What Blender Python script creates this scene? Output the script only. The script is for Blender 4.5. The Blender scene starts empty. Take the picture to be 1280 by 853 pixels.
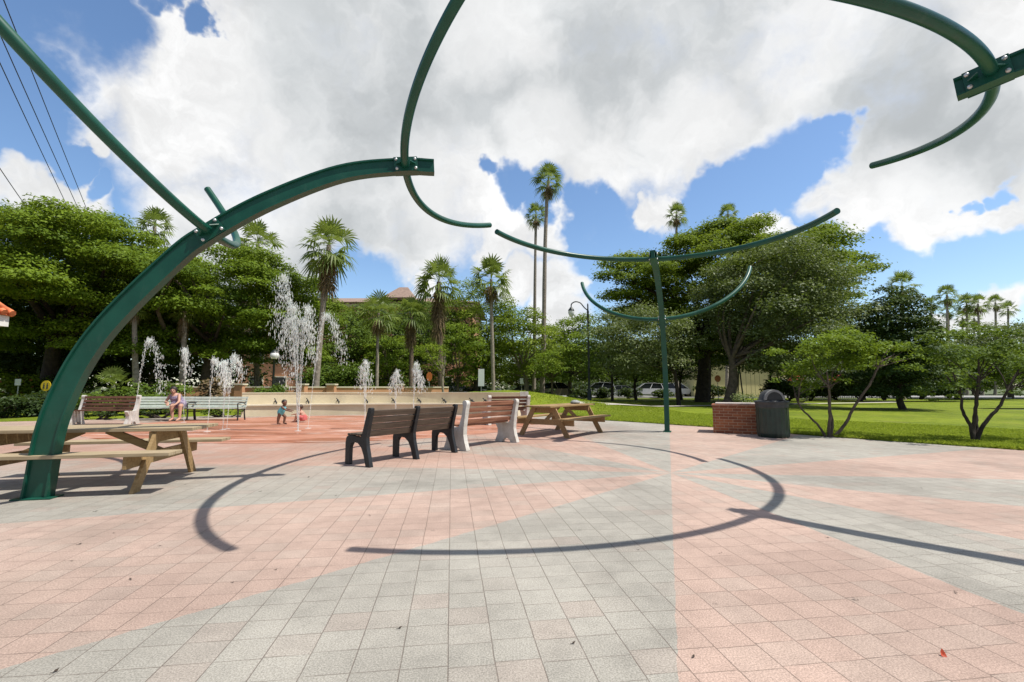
import bpy, bmesh, math, random
import numpy as np
from mathutils import Vector, Matrix

R = math.radians
scene = bpy.context.scene
COL = scene.collection

# ------------------------------------------------------------------ camera
FPX, PITCH, EYE = 564.4, 0.1031, 1.17
cam_data = bpy.data.cameras.new("camera")
cam = bpy.data.objects.new("camera", cam_data)
COL.objects.link(cam)
cam.location = (0, 0, EYE)
cam.rotation_euler = (math.pi / 2 + PITCH, 0, 0)
cam_data.sensor_width = 36.0
cam_data.lens = 36.0 * FPX / 1280.0
cam_data.clip_start = 0.05
cam_data.clip_end = 3000
scene.camera = cam

# ------------------------------------------------------------------ render / view
scene.view_settings.view_transform = 'Standard'
scene.view_settings.look = 'None'
scene.view_settings.gamma = 1.0
scene.view_settings.use_curve_mapping = False
scene.view_settings.exposure = 0.17
scene.render.engine = 'CYCLES'
scene.cycles.max_bounces = 6
scene.cycles.transparent_max_bounces = 8
scene.cycles.use_denoising = True

# ------------------------------------------------------------------ sun + sky
SUN_EL, SUN_AZ = R(62.1), R(-14.5)          # azimuth measured from +X towards +Y
sun_dir = Vector((math.cos(SUN_EL) * math.cos(SUN_AZ), math.cos(SUN_EL) * math.sin(SUN_AZ), math.sin(SUN_EL)))
sd = bpy.data.lights.new("sun", 'SUN')
sd.energy = 5.0
sd.angle = R(0.53)
sd.color = (1.0, 0.955, 0.87)
sun = bpy.data.objects.new("sun", sd)
COL.objects.link(sun)
sun.rotation_euler = sun_dir.to_track_quat('Z', 'Y').to_euler()


def at(px, py, Y):
    """world point on the photo ray of pixel (px, py) at ground distance Y"""
    x = (px - 640) / FPX
    y = (426.5 - py) / FPX
    c, s = math.cos(PITCH), math.sin(PITCH)
    d = (x, c - y * s, s + y * c)
    t = Y / d[1]
    return Vector((d[0] * t, Y, EYE + d[2] * t))


def ray(px, py):
    return (at(px, py, 1.0) - Vector((0, 0, EYE))).normalized()


class NT:
    """small node-tree writer"""
    def __init__(s, tree):
        s.t = tree
        s.n = tree.nodes
        s.n.clear()

    def add(s, typ, ins=None, **kw):
        nd = s.n.new(typ)
        for k, v in kw.items():
            setattr(nd, k, v)
        if ins:
            for k, v in ins.items():
                sock = nd.inputs[k]
                if isinstance(v, bpy.types.NodeSocket):
                    s.t.links.new(v, sock)
                else:
                    sock.default_value = v
        return nd

    def math(s, op, a, b=0.0, c=0.0, clamp=False):
        nd = s.add('ShaderNodeMath', {0: a, 1: b, 2: c}, operation=op)
        nd.use_clamp = clamp
        return nd.outputs[0]

    def vmath(s, op, a, b=None):
        nd = s.add('ShaderNodeVectorMath', {0: a}, operation=op)
        if b is not None:
            if isinstance(b, (int, float)):
                nd.inputs['Scale'].default_value = b
            elif isinstance(b, bpy.types.NodeSocket):
                s.t.links.new(b, nd.inputs[1])
            else:
                nd.inputs[1].default_value = b
        return nd.outputs['Value'] if op in ('DOT_PRODUCT', 'LENGTH', 'DISTANCE') else nd.outputs['Vector']

    def smooth(s, v, a, b, lo=0.0, hi=1.0):
        nd = s.add('ShaderNodeMapRange', {'Value': v, 'From Min': a, 'From Max': b, 'To Min': lo, 'To Max': hi},
                   interpolation_type='SMOOTHSTEP')
        return nd.outputs[0]

    def noise(s, vec, scale, detail=4.0, rough=0.55, color=False):
        nd = s.add('ShaderNodeTexNoise', {'Vector': vec, 'Scale': scale, 'Detail': detail, 'Roughness': rough})
        return nd.outputs['Color'] if color else nd.outputs['Fac']

    def mix(s, f, a, b, mode='MIX'):
        nd = s.add('ShaderNodeMix', data_type='RGBA', blend_type=mode)
        for sock, v in ((nd.inputs[0], f), (nd.inputs[6], a), (nd.inputs[7], b)):
            if isinstance(v, bpy.types.NodeSocket):
                s.t.links.new(v, sock)
            elif sock.type == 'RGBA':
                sock.default_value = (v[0], v[1], v[2], 1.0)
            else:
                sock.default_value = v
        return nd.outputs[2]


def build_world():
    w = bpy.data.worlds.new("World")
    scene.world = w
    w.use_nodes = True
    N = NT(w.node_tree)
    sky = N.add('ShaderNodeTexSky', sky_type='NISHITA', sun_disc=False, sun_elevation=SUN_EL,
                sun_rotation=math.pi / 2 - SUN_AZ, air_density=1.0, dust_density=0.6, ozone_density=2.2)
    skyc = N.add('ShaderNodeHueSaturation', {'Saturation': 1.08, 'Value': 1.9, 'Color': sky.outputs[0]}).outputs[0]
    d = N.add('ShaderNodeTexCoord').outputs['Generated']
    n1 = N.vmath('SUBTRACT', N.noise(d, 2.6, 3, 0.5, True), (0.5, 0.5, 0.5))
    n2 = N.vmath('SUBTRACT', N.noise(d, 9.0, 4, 0.6, True), (0.5, 0.5, 0.5))
    dw = N.vmath('ADD', d, N.vmath('SCALE', n1, 0.11))
    dw = N.vmath('ADD', dw, N.vmath('SCALE', n2, 0.13))
    n3 = N.vmath('SUBTRACT', N.noise(d, 28.0, 5, 0.65, True), (0.5, 0.5, 0.5))
    dw = N.vmath('ADD', dw, N.vmath('SCALE', n3, 0.022))
    dw = N.vmath('NORMALIZE', dw)

    def blobs(lst, soft=0.8):
        acc = None
        for px, py, r in lst:
            b = ray(px, py)
            # angular size of r photo pixels at that place
            ang = (ray(px + r, py).angle(b) + ray(px, py + r).angle(b)) / 2
            dot = N.vmath('DOT_PRODUCT', dw, tuple(b))
            c = N.smooth(dot, math.cos(ang * (1 + soft)), math.cos(ang * (1 - soft)))
            acc = c if acc is None else N.math('MAXIMUM', acc, c)
        return acc

    cloud = blobs([(115, 95, 50), (180, 105, 62), (235, 62, 62), (250, 150, 90), (330, 100, 120), (330, 230, 90), (430, 80, 160), (450, 215, 110), (560, 90, 160),
                   (560, 225, 66), (612, 172, 46), (598, 250, 36), (700, 70, 140), (690, 185, 52), (760, 205, 50), (820, 70, 150), (830, 170, 54), (900, 150, 64), (940, 70, 110),
                   (962, 140, 46), (1060, 40, 90), (1150, 80, 130), (1120, 180, 92), (1058, 215, 46), (1080, 262, 38), (1140, 266, 42), (1200, 200, 66), (1195, 255, 30),
                   (1250, 252, 26), (1275, 130, 90), (640, -120, 230), (300, -130, 150), (1000, -120, 230), (30, 238, 42), (88, 244, 28), (4, 222, 30), (80, 165, 24), (115, 185, 16),
                   (290, 300, 72), (370, 305, 55), (450, 292, 58), (525, 282, 46), (640, 280, 28), (682, 290, 26), (610, 300, 22), (640, 345, 26), (692, 352, 26), (700, 394, 28), (716, 345, 11),
                   (835, 258, 22), (812, 264, 15), (856, 250, 15), (955, 285, 19), (985, 288, 13), (1235, 387, 28), (1180, 402, 16), (528, 350, 16), (1450, 200, 160), (-200, 260, 110)])
    hole = blobs([(95, 15, 66), (20, 60, 58), (196, 22, 15), (222, 25, 13), (246, 50, 11), (20, 150, 42), (68, 198, 20), (108, 228, 11), (640, 232, 20), (612, 214, 11), (672, 246, 22),
                  (738, 276, 28), (1000, 172, 34), (1034, 142, 19), (965, 216, 34), (900, 252, 30), (1262, 218, 15), (1236, 226, 12), (1212, 236, 8), (455, 345, 32), (1100, 330, 34), (1220, 330, 44)], 0.7)
    fb = N.noise(d, 4.6, 9, 0.60)
    fb2 = N.noise(d, 14.0, 8, 0.64)
    fbm = N.math('ADD', N.math('MULTIPLY', N.math('SUBTRACT', fb, 0.5), 1.15), N.math('MULTIPLY', N.math('SUBTRACT', fb2, 0.5), 0.60))
    cov = N.math('SUBTRACT', cloud, N.math('MULTIPLY', hole, 0.9))
    # behind and above the camera: unseen cloud added for a weaker, neutral fill
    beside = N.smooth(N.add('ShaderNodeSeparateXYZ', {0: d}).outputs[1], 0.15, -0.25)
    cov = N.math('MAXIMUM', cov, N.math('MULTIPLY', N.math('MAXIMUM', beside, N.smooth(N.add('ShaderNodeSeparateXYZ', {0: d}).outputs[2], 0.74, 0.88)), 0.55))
    dens = N.math('ADD', cov, fbm)
    alpha = N.smooth(dens, 0.08, 0.95)
    grey = blobs([(380, 140, 70), (470, 115, 110), (560, 70, 90), (430, 195, 60), (740, 110, 100), (850, 80, 90), (660, 130, 55), (910, 85, 80), (1150, 150, 90), (1090, 60, 80),
                  (1235, 165, 60), (420, 290, 70), (300, 335, 60), (520, 275, 36), (500, -60, 160), (900, -60, 160)], 0.9)
    white = blobs([(250, 110, 70), (290, 215, 80), (150, 110, 60), (570, 235, 50), (615, 20, 55), (1120, 265, 70), (690, 175, 40), (985, 60, 45), (870, 155, 35), (745, 205, 40),
                   (660, 60, 30), (330, 160, 30), (640, 290, 40), (835, 258, 40), (1270, 20, 60)], 0.9)
    lum_n = N.noise(dw, 3.2, 7, 0.58)
    shade = N.math('MULTIPLY', N.smooth(dens, 0.30, 1.0, 0.25, 1.0), N.math('MAXIMUM', grey, 0.25))
    shade = N.math('MULTIPLY', shade, N.smooth(lum_n, 0.30, 0.60, 0.2, 1.0))
    shade = N.math('MULTIPLY', shade, N.math('SUBTRACT', 1.0, N.math('MULTIPLY', white, 0.8)))
    puff = N.smooth(N.noise(dw, 7.0, 9, 0.64), 0.32, 0.68)
    base = N.math('ADD', 9.6, N.math('MULTIPLY', N.math('SUBTRACT', puff, 0.3), N.math('SUBTRACT', 3.3, N.math('MULTIPLY', grey, 2.2))))
    val = N.math('MULTIPLY', base, N.math('SUBTRACT', 1.0, N.math('MULTIPLY', shade, 0.40)))
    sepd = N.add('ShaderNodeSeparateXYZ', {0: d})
    under = N.math('MAXIMUM', N.smooth(sepd.outputs[2], 0.74, 0.88), N.smooth(sepd.outputs[1], 0.15, -0.25))  # mask of the out-of-view sky, its added cloud darkened to reduce fill light
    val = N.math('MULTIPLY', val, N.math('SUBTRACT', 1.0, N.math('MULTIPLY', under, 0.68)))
    tint = N.mix(shade, (1.0, 1.0, 1.0), (0.95, 1.0, 1.03))
    cc = N.vmath('MULTIPLY', tint, N.add('ShaderNodeCombineXYZ', {0: val, 1: val, 2: val}).outputs[0])
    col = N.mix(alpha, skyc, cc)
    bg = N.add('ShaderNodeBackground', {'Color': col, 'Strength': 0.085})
    out = N.add('ShaderNodeOutputWorld')
    w.node_tree.links.new(bg.outputs[0], out.inputs[0])
    w.cycles.sampling_method = 'MANUAL'
    w.cycles.sample_map_resolution = 512


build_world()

# ------------------------------------------------------------------ materials
MATS = {}


def new_mat(name):
    m = bpy.data.materials.new(name)
    m.use_nodes = True
    MATS[name] = m
    return m, NT(m.node_tree)


def finish(m, N, shader):
    out = N.add('ShaderNodeOutputMaterial')
    m.node_tree.links.new(shader, out.inputs[0])


def simple(name, color, rough=0.6, var=0.18, scale=6.0, metallic=0.0, bump=0.0, fine=60.0, color2=None, spec=0.5, coat=0.0):
    m, N = new_mat(name)
    oc = N.add('ShaderNodeTexCoord').outputs['Object']
    a = N.noise(oc, scale, 5, 0.6)
    b = N.noise(oc, fine, 3, 0.6)
    f = N.smooth(N.math('ADD', N.math('MULTIPLY', a, 0.7), N.math('MULTIPLY', b, 0.3)), 0.3, 0.7)
    c2 = color2 or tuple(max(0, c * (1 - 2 * var)) for c in color)
    c1 = tuple(min(1, c * (1 + var * 0.6)) for c in color)
    col = N.mix(f, c2, c1)
    ins = {'Base Color': col, 'Roughness': rough, 'Metallic': metallic}
    if bump:
        ins['Normal'] = N.add('ShaderNodeBump', {'Strength': bump, 'Distance': 0.01, 'Height': b}).outputs[0]
    p = N.add('ShaderNodeBsdfPrincipled', ins)
    p.inputs['Specular IOR Level'].default_value = spec
    p.inputs['Coat Weight'].default_value = coat
    finish(m, N, p.outputs[0])
    return m


def leaf_mat(name, dark, light, trans=0.35, rough=0.45):
    m, N = new_mat(name)
    t = N.add('ShaderNodeAttribute', attribute_name='tint').outputs['Fac']
    col = N.mix(t, dark, light)
    p = N.add('ShaderNodeBsdfPrincipled', {'Base Color': col, 'Roughness': rough})
    p.inputs['Specular IOR Level'].default_value = 0.22
    tr = N.add('ShaderNodeBsdfTranslucent', {'Color': N.mix(0.5, col, (0.24, 0.32, 0.03), 'MIX')})
    ms = N.add('ShaderNodeMixShader', {0: trans, 1: p.outputs[0], 2: tr.outputs[0]})
    finish(m, N, ms.outputs[0])
    return m


def wood(name, c1, c2, scale=(1, 1, 1), rough=0.7, axis='X'):
    m, N = new_mat(name)
    oc = N.add('ShaderNodeTexCoord').outputs['Object']
    st = {'X': (1.5, 22, 22), 'Y': (22, 1.5, 22), 'Z': (22, 22, 1.5)}[axis]
    v = N.vmath('MULTIPLY', oc, st)
    g = N.noise(v, 1.6, 5, 0.65)
    big = N.noise(oc, 2.2, 3, 0.5)
    f = N.smooth(N.math('ADD', N.math('MULTIPLY', g, 0.75), N.math('MULTIPLY', big, 0.25)), 0.32, 0.68)
    col = N.mix(f, c1, c2)
    bmp = N.add('ShaderNodeBump', {'Strength': 0.25, 'Distance': 0.006, 'Height': g}).outputs[0]
    p = N.add('ShaderNodeBsdfPrincipled', {'Base Color': col, 'Roughness': rough, 'Normal': bmp})
    p.inputs['Specular IOR Level'].default_value = 0.3
    finish(m, N, p.outputs[0])
    return m


QX, QY = 2.2, 6.4       # hub of the paving's sunburst


def paver_material():
    m, N = new_mat('concrete_pavers')
    oc = N.add('ShaderNodeTexCoord').outputs['Object']
    sep = N.add('ShaderNodeSeparateXYZ', {0: oc})
    x, y = sep.outputs[0], sep.outputs[1]
    # sunburst of 14 wedges
    ang = N.math('ARCTAN2', N.math('SUBTRACT', y, QY), N.math('SUBTRACT', x, QX))
    w = N.math('DIVIDE', N.math('SUBTRACT', ang, R(225.3)), 2 * math.pi / 14)
    w = N.math('ADD', w, N.math('MULTIPLY', N.math('SUBTRACT', N.noise(oc, 6.0, 3, 0.6), 0.5), 0.02))
    wf = N.math('FLOORED_MODULO', N.math('FLOOR', w), 2.0)          # 0 grey, 1 pink
    # paver grid, columns run towards the left-of-centre vanishing point
    rot = math.atan2(0.133, 1.0)
    u = N.math('ADD', N.math('MULTIPLY', x, math.cos(rot)), N.math('MULTIPLY', y, math.sin(rot)))
    v = N.math('SUBTRACT', N.math('MULTIPLY', y, math.cos(rot)), N.math('MULTIPLY', x, math.sin(rot)))
    wob = N.noise(oc, 2.2, 3, 0.6)
    u = N.math('DIVIDE', N.math('ADD', u, N.math('MULTIPLY', N.math('SUBTRACT', wob, 0.5), 0.010)), 0.2)
    cu = N.math('FLOOR', u)
    jit = N.add('ShaderNodeTexWhiteNoise', {'W': cu}, noise_dimensions='1D').outputs['Value']
    v = N.math('ADD', N.math('DIVIDE', v, 0.172), N.math('MULTIPLY', jit, 0.22))
    cv = N.math('FLOOR', v)
    fu = N.math('ABSOLUTE', N.math('SUBTRACT', N.math('FRACT', u), 0.5))
    fv = N.math('ABSOLUTE', N.math('SUBTRACT', N.math('FRACT', v), 0.5))
    jn = N.noise(oc, 5.0, 4, 0.6)
    ju = N.math('MULTIPLY', N.smooth(fu, 0.481, 0.494), N.smooth(jn, 0.25, 0.55, 0.55, 1.0))
    jv = N.math('MULTIPLY', N.smooth(fv, 0.478, 0.494), N.smooth(jn, 0.32, 0.62, 0.35, 1.0))
    joint = N.math('MAXIMUM', ju, jv)
    cell = N.add('ShaderNodeCombineXYZ', {0: cu, 1: cv}).outputs[0]
    rnd = N.add('ShaderNodeTexWhiteNoise', {'Vector': cell}, noise_dimensions='2D').outputs['Value']
    rnd2 = N.add('ShaderNodeTexWhiteNoise', {'Vector': N.vmath('ADD', cell, (17.3, 5.1, 0))}, noise_dimensions='2D').outputs['Value']
    grey = N.mix(N.smooth(rnd2, 0.80, 0.97), (0.328, 0.308, 0.270), (0.338, 0.297, 0.258))
    pink = N.mix(N.smooth(rnd2, 0.55, 0.95), (0.418, 0.303, 0.251), (0.402, 0.306, 0.256))
    col = N.mix(wf, grey, pink)
    # per paver brightness
    k = N.math('ADD', 1.02, N.math('MULTIPLY', rnd, 0.10))
    # stains and grime
    st = N.noise(oc, 0.55, 6, 0.62)
    k = N.math('MULTIPLY', k, N.smooth(st, 0.34, 0.62, 0.80, 1.03))
    st2 = N.noise(oc, 7.0, 5, 0.65)
    k = N.math('MULTIPLY', k, N.smooth(st2, 0.3, 0.6, 0.91, 1.02))
    # exposed aggregate speckle
    sp = N.noise(oc, 125.0, 3, 0.75)
    k = N.math('MULTIPLY', k, N.smooth(sp, 0.3, 0.7, 0.66, 1.30))
    dk = N.smooth(N.noise(oc, 95.0, 1, 0.5), 0.68, 0.74)
    k = N.math('MULTIPLY', k, N.math('SUBTRACT', 1.0, N.math('MULTIPLY', dk, 0.22)))
    gv = N.add('ShaderNodeTexVoronoi', {'Vector': oc, 'Scale': 2.4}).outputs['Distance']
    k = N.math('MULTIPLY', k, N.math('SUBTRACT', 1.0, N.math('MULTIPLY', N.smooth(gv, 0.055, 0.03), 0.22)))
    spill = N.smooth(N.noise(N.vmath('ADD', oc, (31.0, 7.0, 0)), 0.9, 5, 0.55), 0.60, 0.68)
    k = N.math('MULTIPLY', k, N.math('SUBTRACT', 1.0, N.math('MULTIPLY', spill, 0.13)))
    kk = N.add('ShaderNodeCombineXYZ', {0: k, 1: k, 2: k}).outputs[0]
    col = N.vmath('MULTIPLY', col, kk)
    # worn greenish-grey grime on the far left side
    gr = N.math('MULTIPLY', N.smooth(x, -1.0, -3.2), N.smooth(N.noise(oc, 0.8, 5, 0.6), 0.35, 0.6))
    col = N.mix(N.math('MULTIPLY', gr, 0.25), col, (0.22, 0.20, 0.16))
    # brick-red dust washed from the splash pad
    dd = N.vmath('LENGTH', N.vmath('MULTIPLY', N.vmath('SUBTRACT', oc, (-6.2, 13.0, 0)), (0.8, 1.0, 0)))
    red = N.math('MULTIPLY', N.smooth(dd, 8.6, 5.0), N.smooth(N.noise(oc, 1.3, 5, 0.6), 0.25, 0.6))
    col = N.mix(N.math('MULTIPLY', red, 0.5), col, (0.36, 0.175, 0.12))
    col = N.mix(N.math('MULTIPLY', joint, 0.68), col, (0.105, 0.078, 0.062))
    h = N.math('SUBTRACT', N.math('MULTIPLY', sp, 0.25), N.math('MULTIPLY', joint, 1.0))
    bmp = N.add('ShaderNodeBump', {'Strength': 0.5, 'Distance': 0.004, 'Height': h}).outputs[0]
    p = N.add('ShaderNodeBsdfPrincipled', {'Base Color': col, 'Roughness': 0.88, 'Normal': bmp})
    p.inputs['Specular IOR Level'].default_value = 0.25
    finish(m, N, p.outputs[0])
    return m


def pad_material():
    m, N = new_mat('wet_red_pavers')
    oc = N.add('ShaderNodeTexCoord').outputs['Object']
    br = N.add('ShaderNodeTexBrick', {'Vector': N.vmath('MULTIPLY', oc, (1, 1, 1)), 'Scale': 5.0, 'Mortar Size': 0.012,
                                      'Color1': (0.41, 0.148, 0.082, 1), 'Color2': (0.34, 0.115, 0.062, 1), 'Mortar': (0.2, 0.08, 0.05, 1)}).outputs[0]
    n = N.noise(N.vmath('MULTIPLY', oc, (0.5, 1.2, 1)), 0.8, 6, 0.6)
    wet = N.smooth(n, 0.42, 0.60)
    dry = N.mix(0.5, br, (0.46, 0.24, 0.16))
    col = N.mix(wet, dry, br)
    fo = N.noise(N.vmath('MULTIPLY', oc, (0.4, 1.5, 1)), 1.3, 6, 0.65)
    foam = N.smooth(fo, 0.52, 0.66)
    col = N.mix(N.math('MULTIPLY', foam, 0.45), col, (0.72, 0.62, 0.56))
    rg = N.smooth(wet, 0.0, 1.0, 0.75, 0.30)
    bmp = N.add('ShaderNodeBump', {'Strength': 0.3, 'Distance': 0.01, 'Height': N.noise(oc, 14.0, 4, 0.6)}).outputs[0]
    p = N.add('ShaderNodeBsdfPrincipled', {'Base Color': col, 'Roughness': rg, 'Normal': bmp})
    finish(m, N, p.outputs[0])
    return m


def lawn_material():
    m, N = new_mat('lawn_turf')
    oc = N.add('ShaderNodeTexCoord').outputs['Object']
    a = N.noise(oc, 0.35, 5, 0.6)
    b = N.noise(oc, 3.0, 5, 0.7)
    c = N.noise(oc, 28.0, 4, 0.7)
    f = N.math('ADD', N.math('MULTIPLY', a, 0.35), N.math('ADD', N.math('MULTIPLY', b, 0.3), N.math('MULTIPLY', c, 0.35)))
    col = N.mix(N.smooth(f, 0.36, 0.62), (0.078, 0.120, 0.008), (0.222, 0.270, 0.020))
    dry = N.smooth(N.noise(oc, 0.9, 6, 0.65), 0.54, 0.70)
    col = N.mix(N.math('MULTIPLY', dry, 0.6), col, (0.20, 0.180, 0.05))
    wd = N.smooth(N.noise(oc, 2.1, 5, 0.6), 0.60, 0.68)
    col = N.mix(N.math('MULTIPLY', wd, 0.5), col, (0.055, 0.115, 0.016))
    bmp = N.add('ShaderNodeBump', {'Strength': 0.8, 'Distance': 0.04, 'Height': c}).outputs[0]
    p = N.add('ShaderNodeBsdfPrincipled', {'Base Color': col, 'Roughness': 0.9, 'Normal': bmp})
    p.inputs['Specular IOR Level'].default_value = 0.15
    finish(m, N, p.outputs[0])
    return m


def brick_material(name, c1, c2, mortar, scale=7.0):
    m, N = new_mat(name)
    oc = N.add('ShaderNodeTexCoord').outputs['Object']
    sp = N.add('ShaderNodeSeparateXYZ', {0: oc})
    v = N.add('ShaderNodeCombineXYZ', {0: N.math('ADD', sp.outputs[0], sp.outputs[1]), 1: sp.outputs[2], 2: 0.0}).outputs[0]
    bt = N.add('ShaderNodeTexBrick', {'Vector': v, 'Scale': scale, 'Mortar Size': 0.045, 'Brick Width': 1.45, 'Row Height': 0.5,
                                      'Color1': (*c1, 1), 'Color2': (*c2, 1), 'Mortar': (*mortar, 1), 'Bias': 0.0})
    n = N.noise(oc, 9.0, 5, 0.65)
    col = N.mix(N.smooth(n, 0.4, 0.75, 0.0, 0.35), bt.outputs[0], (0.12, 0.05, 0.03))
    bmp = N.add('ShaderNodeBump', {'Strength': 0.6, 'Distance': 0.008, 'Height': N.math('SUBTRACT', 1.0, bt.outputs['Fac'])}).outputs[0]
    p = N.add('ShaderNodeBsdfPrincipled', {'Base Color': col, 'Roughness': 0.85, 'Normal': bmp})
    finish(m, N, p.outputs[0])
    return m


def tile_roof_material(name, c1, c2):
    m, N = new_mat(name)
    oc = N.add('ShaderNodeTexCoord').outputs['Object']
    wv = N.add('ShaderNodeTexWave', {'Vector': oc, 'Scale': 1.2, 'Distortion': 0.6, 'Detail': 2.0}, wave_type='BANDS', bands_direction='Z').outputs['Fac']
    n = N.noise(oc, 3.0, 5, 0.65)
    col = N.mix(N.smooth(n, 0.3, 0.7), c1, c2)
    col = N.mix(N.math('MULTIPLY', N.smooth(wv, 0.8, 1.0), 0.4), col, tuple(c * 0.5 for c in c1))
    p = N.add('ShaderNodeBsdfPrincipled', {'Base Color': col, 'Roughness': 0.8})
    finish(m, N, p.outputs[0])
    return m


def water_material():
    m, N = new_mat('splashing_water')
    p = N.add('ShaderNodeBsdfPrincipled', {'Base Color': (0.93, 0.98, 0.95, 1), 'Roughness': 0.3})
    p.inputs['Transmission Weight'].default_value = 0.15
    p.inputs['IOR'].default_value = 1.33
    tr = N.add('ShaderNodeBsdfTransparent')
    mx = N.add('ShaderNodeMixShader', {0: 0.66, 1: p.outputs[0], 2: tr.outputs[0]})
    finish(m, N, mx.outputs[0])
    return m


def steel_material():
    m, N = new_mat('green_steel')
    oc = N.add('ShaderNodeTexCoord').outputs['Object']
    a = N.noise(oc, 2.2, 5, 0.6)
    col = N.mix(N.smooth(a, 0.3, 0.7), (0.003, 0.056, 0.035), (0.005, 0.080, 0.051))
    dust = N.math('MULTIPLY', N.smooth(N.noise(N.vmath('MULTIPLY', oc, (1, 1, 0.35)), 9.0, 6, 0.7), 0.52, 0.75), 0.30)
    col = N.mix(dust, col, (0.055, 0.11, 0.085))
    chip = N.smooth(N.noise(oc, 46.0, 3, 0.6), 0.71, 0.75)
    col = N.mix(N.math('MULTIPLY', chip, 0.5), col, (0.11, 0.10, 0.08))
    rg = N.smooth(a, 0.3, 0.7, 0.30, 0.46)
    p = N.add('ShaderNodeBsdfPrincipled', {'Base Color': col, 'Roughness': rg})
    p.inputs['Specular IOR Level'].default_value = 0.42
    finish(m, N, p.outputs[0])
    return m


paver_material(); pad_material(); lawn_material(); water_material()
simple('far_ground', (0.10, 0.13, 0.04), 0.95, 0.3, 0.3)
simple('asphalt', (0.30, 0.29, 0.28), 0.9, 0.12, 0.7, fine=40)
simple('pale_path', (0.48, 0.44, 0.39), 0.9, 0.12, 1.0, fine=40)
simple('kerb_concrete', (0.52, 0.50, 0.46), 0.85, 0.12, 2.0)
steel_material()
simple('galvanised_bolt', (0.62, 0.63, 0.64), 0.4, 0.1, 30, metallic=0.6)
wood('picnic_timber', (0.22, 0.135, 0.055), (0.38, 0.26, 0.125), axis='X')
wood('picnic_timber_top', (0.28, 0.21, 0.125), (0.44, 0.355, 0.23), axis='X')
wood('picnic_timber_brown', (0.23, 0.135, 0.060), (0.38, 0.250, 0.120), axis='X')
wood('grey_brown_slat', (0.065, 0.046, 0.033), (0.135, 0.098, 0.07), axis='X')
wood('red_brown_slat', (0.18, 0.07, 0.04), (0.36, 0.17, 0.10), axis='X')
wood('dark_brown_slat', (0.075, 0.032, 0.02), (0.16, 0.075, 0.045), axis='X')
simple('black_plastic', (0.018, 0.019, 0.021), 0.5, 0.3, 9, bump=0.15, spec=0.4)
simple('white_concrete', (0.60, 0.585, 0.55), 0.8, 0.10, 5, color2=(0.42, 0.385, 0.33))
simple('green_white_slat', (0.55, 0.60, 0.53), 0.6, 0.12, 5)
simple('dark_metal', (0.02, 0.022, 0.024), 0.5, 0.2, 8)
simple('lamp_black', (0.012, 0.02, 0.018), 0.45, 0.2, 8)
simple('cream_stucco', (0.66, 0.575, 0.41), 0.9, 0.10, 1.2, color2=(0.54, 0.465, 0.32))
simple('cream_cap', (0.68, 0.61, 0.46), 0.85, 0.08, 2)
simple('peach_stucco', (0.58, 0.30, 0.16), 0.9, 0.10, 1.5)
simple('peach_facade', (0.50, 0.25, 0.13), 0.9, 0.12, 0.8)
simple('yellow_stucco', (0.60, 0.54, 0.25), 0.9, 0.08, 0.7)
simple('white_trim', (0.75, 0.73, 0.69), 0.7, 0.06, 3)
simple('grey_slab', (0.50, 0.44, 0.40), 0.85, 0.15, 5)
brick_material('red_brick', (0.38, 0.135, 0.058), (0.22, 0.07, 0.035), (0.42, 0.29, 0.19))
tile_roof_material('brown_roof_tile', (0.22, 0.15, 0.12), (0.32, 0.22, 0.17))
tile_roof_material('orange_roof_tile', (0.62, 0.16, 0.06), (0.75, 0.26, 0.11))
simple('dark_glass', (0.012, 0.015, 0.017), 0.08, 0.1, 3)
simple('bin_green', (0.005, 0.026, 0.017), 0.38, 0.25, 6, coat=0.2)
simple('bin_charcoal', (0.045, 0.047, 0.05), 0.5, 0.25, 9)
simple('bin_rim', (0.22, 0.22, 0.22), 0.5, 0.15, 9)
simple('palm_bark', (0.33, 0.28, 0.23), 0.95, 0.25, 8, bump=0.5)
simple('palm_bark_dark', (0.16, 0.115, 0.085), 0.95, 0.3, 8, bump=0.5)
simple('tree_bark', (0.13, 0.10, 0.075), 0.95, 0.3, 5, bump=0.6)
simple('tree_bark_dark', (0.055, 0.042, 0.032), 0.95, 0.3, 5, bump=0.6)
simple('pale_bark', (0.28, 0.235, 0.18), 0.95, 0.25, 5, bump=0.5)
simple('skin', (0.48, 0.27, 0.19), 0.6, 0.05, 10)
simple('skin_dark', (0.16, 0.075, 0.045), 0.6, 0.05, 10)
simple('hair_dark', (0.02, 0.013, 0.01), 0.6, 0.2, 30)
simple('hair_brown', (0.07, 0.04, 0.025), 0.6, 0.2, 30)
simple('turquoise_cloth', (0.15, 0.55, 0.62), 0.8, 0.15, 12)
simple('red_cloth', (0.55, 0.12, 0.11), 0.8, 0.12, 12)
simple('floral_cloth', (0.42, 0.33, 0.42), 0.85, 0.0, 26, color2=(0.10, 0.09, 0.17))
simple('dark_cloth', (0.02, 0.022, 0.04), 0.85, 0.2, 12)
simple('sign_white', (0.72, 0.73, 0.72), 0.55, 0.05, 3)
simple('sign_yellow', (0.70, 0.50, 0.02), 0.5, 0.05, 3)
simple('sign_orange', (0.60, 0.17, 0.03), 0.5, 0.08, 3)
simple('sign_ink', (0.05, 0.05, 0.06), 0.6, 0.1, 3)
simple('sign_post', (0.40, 0.41, 0.40), 0.5, 0.1, 6, metallic=0.3)
simple('red_awning', (0.62, 0.09, 0.055), 0.8, 0.1, 2)
simple('tyre_rubber', (0.014, 0.014, 0.015), 0.8, 0.2, 12)
simple('wheel_rim', (0.42, 0.43, 0.44), 0.35, 0.1, 12, metallic=0.7)
simple('lamp_lens', (0.75, 0.76, 0.74), 0.2, 0.04, 6)
simple('tail_lens', (0.40, 0.02, 0.015), 0.25, 0.05, 6)
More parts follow.
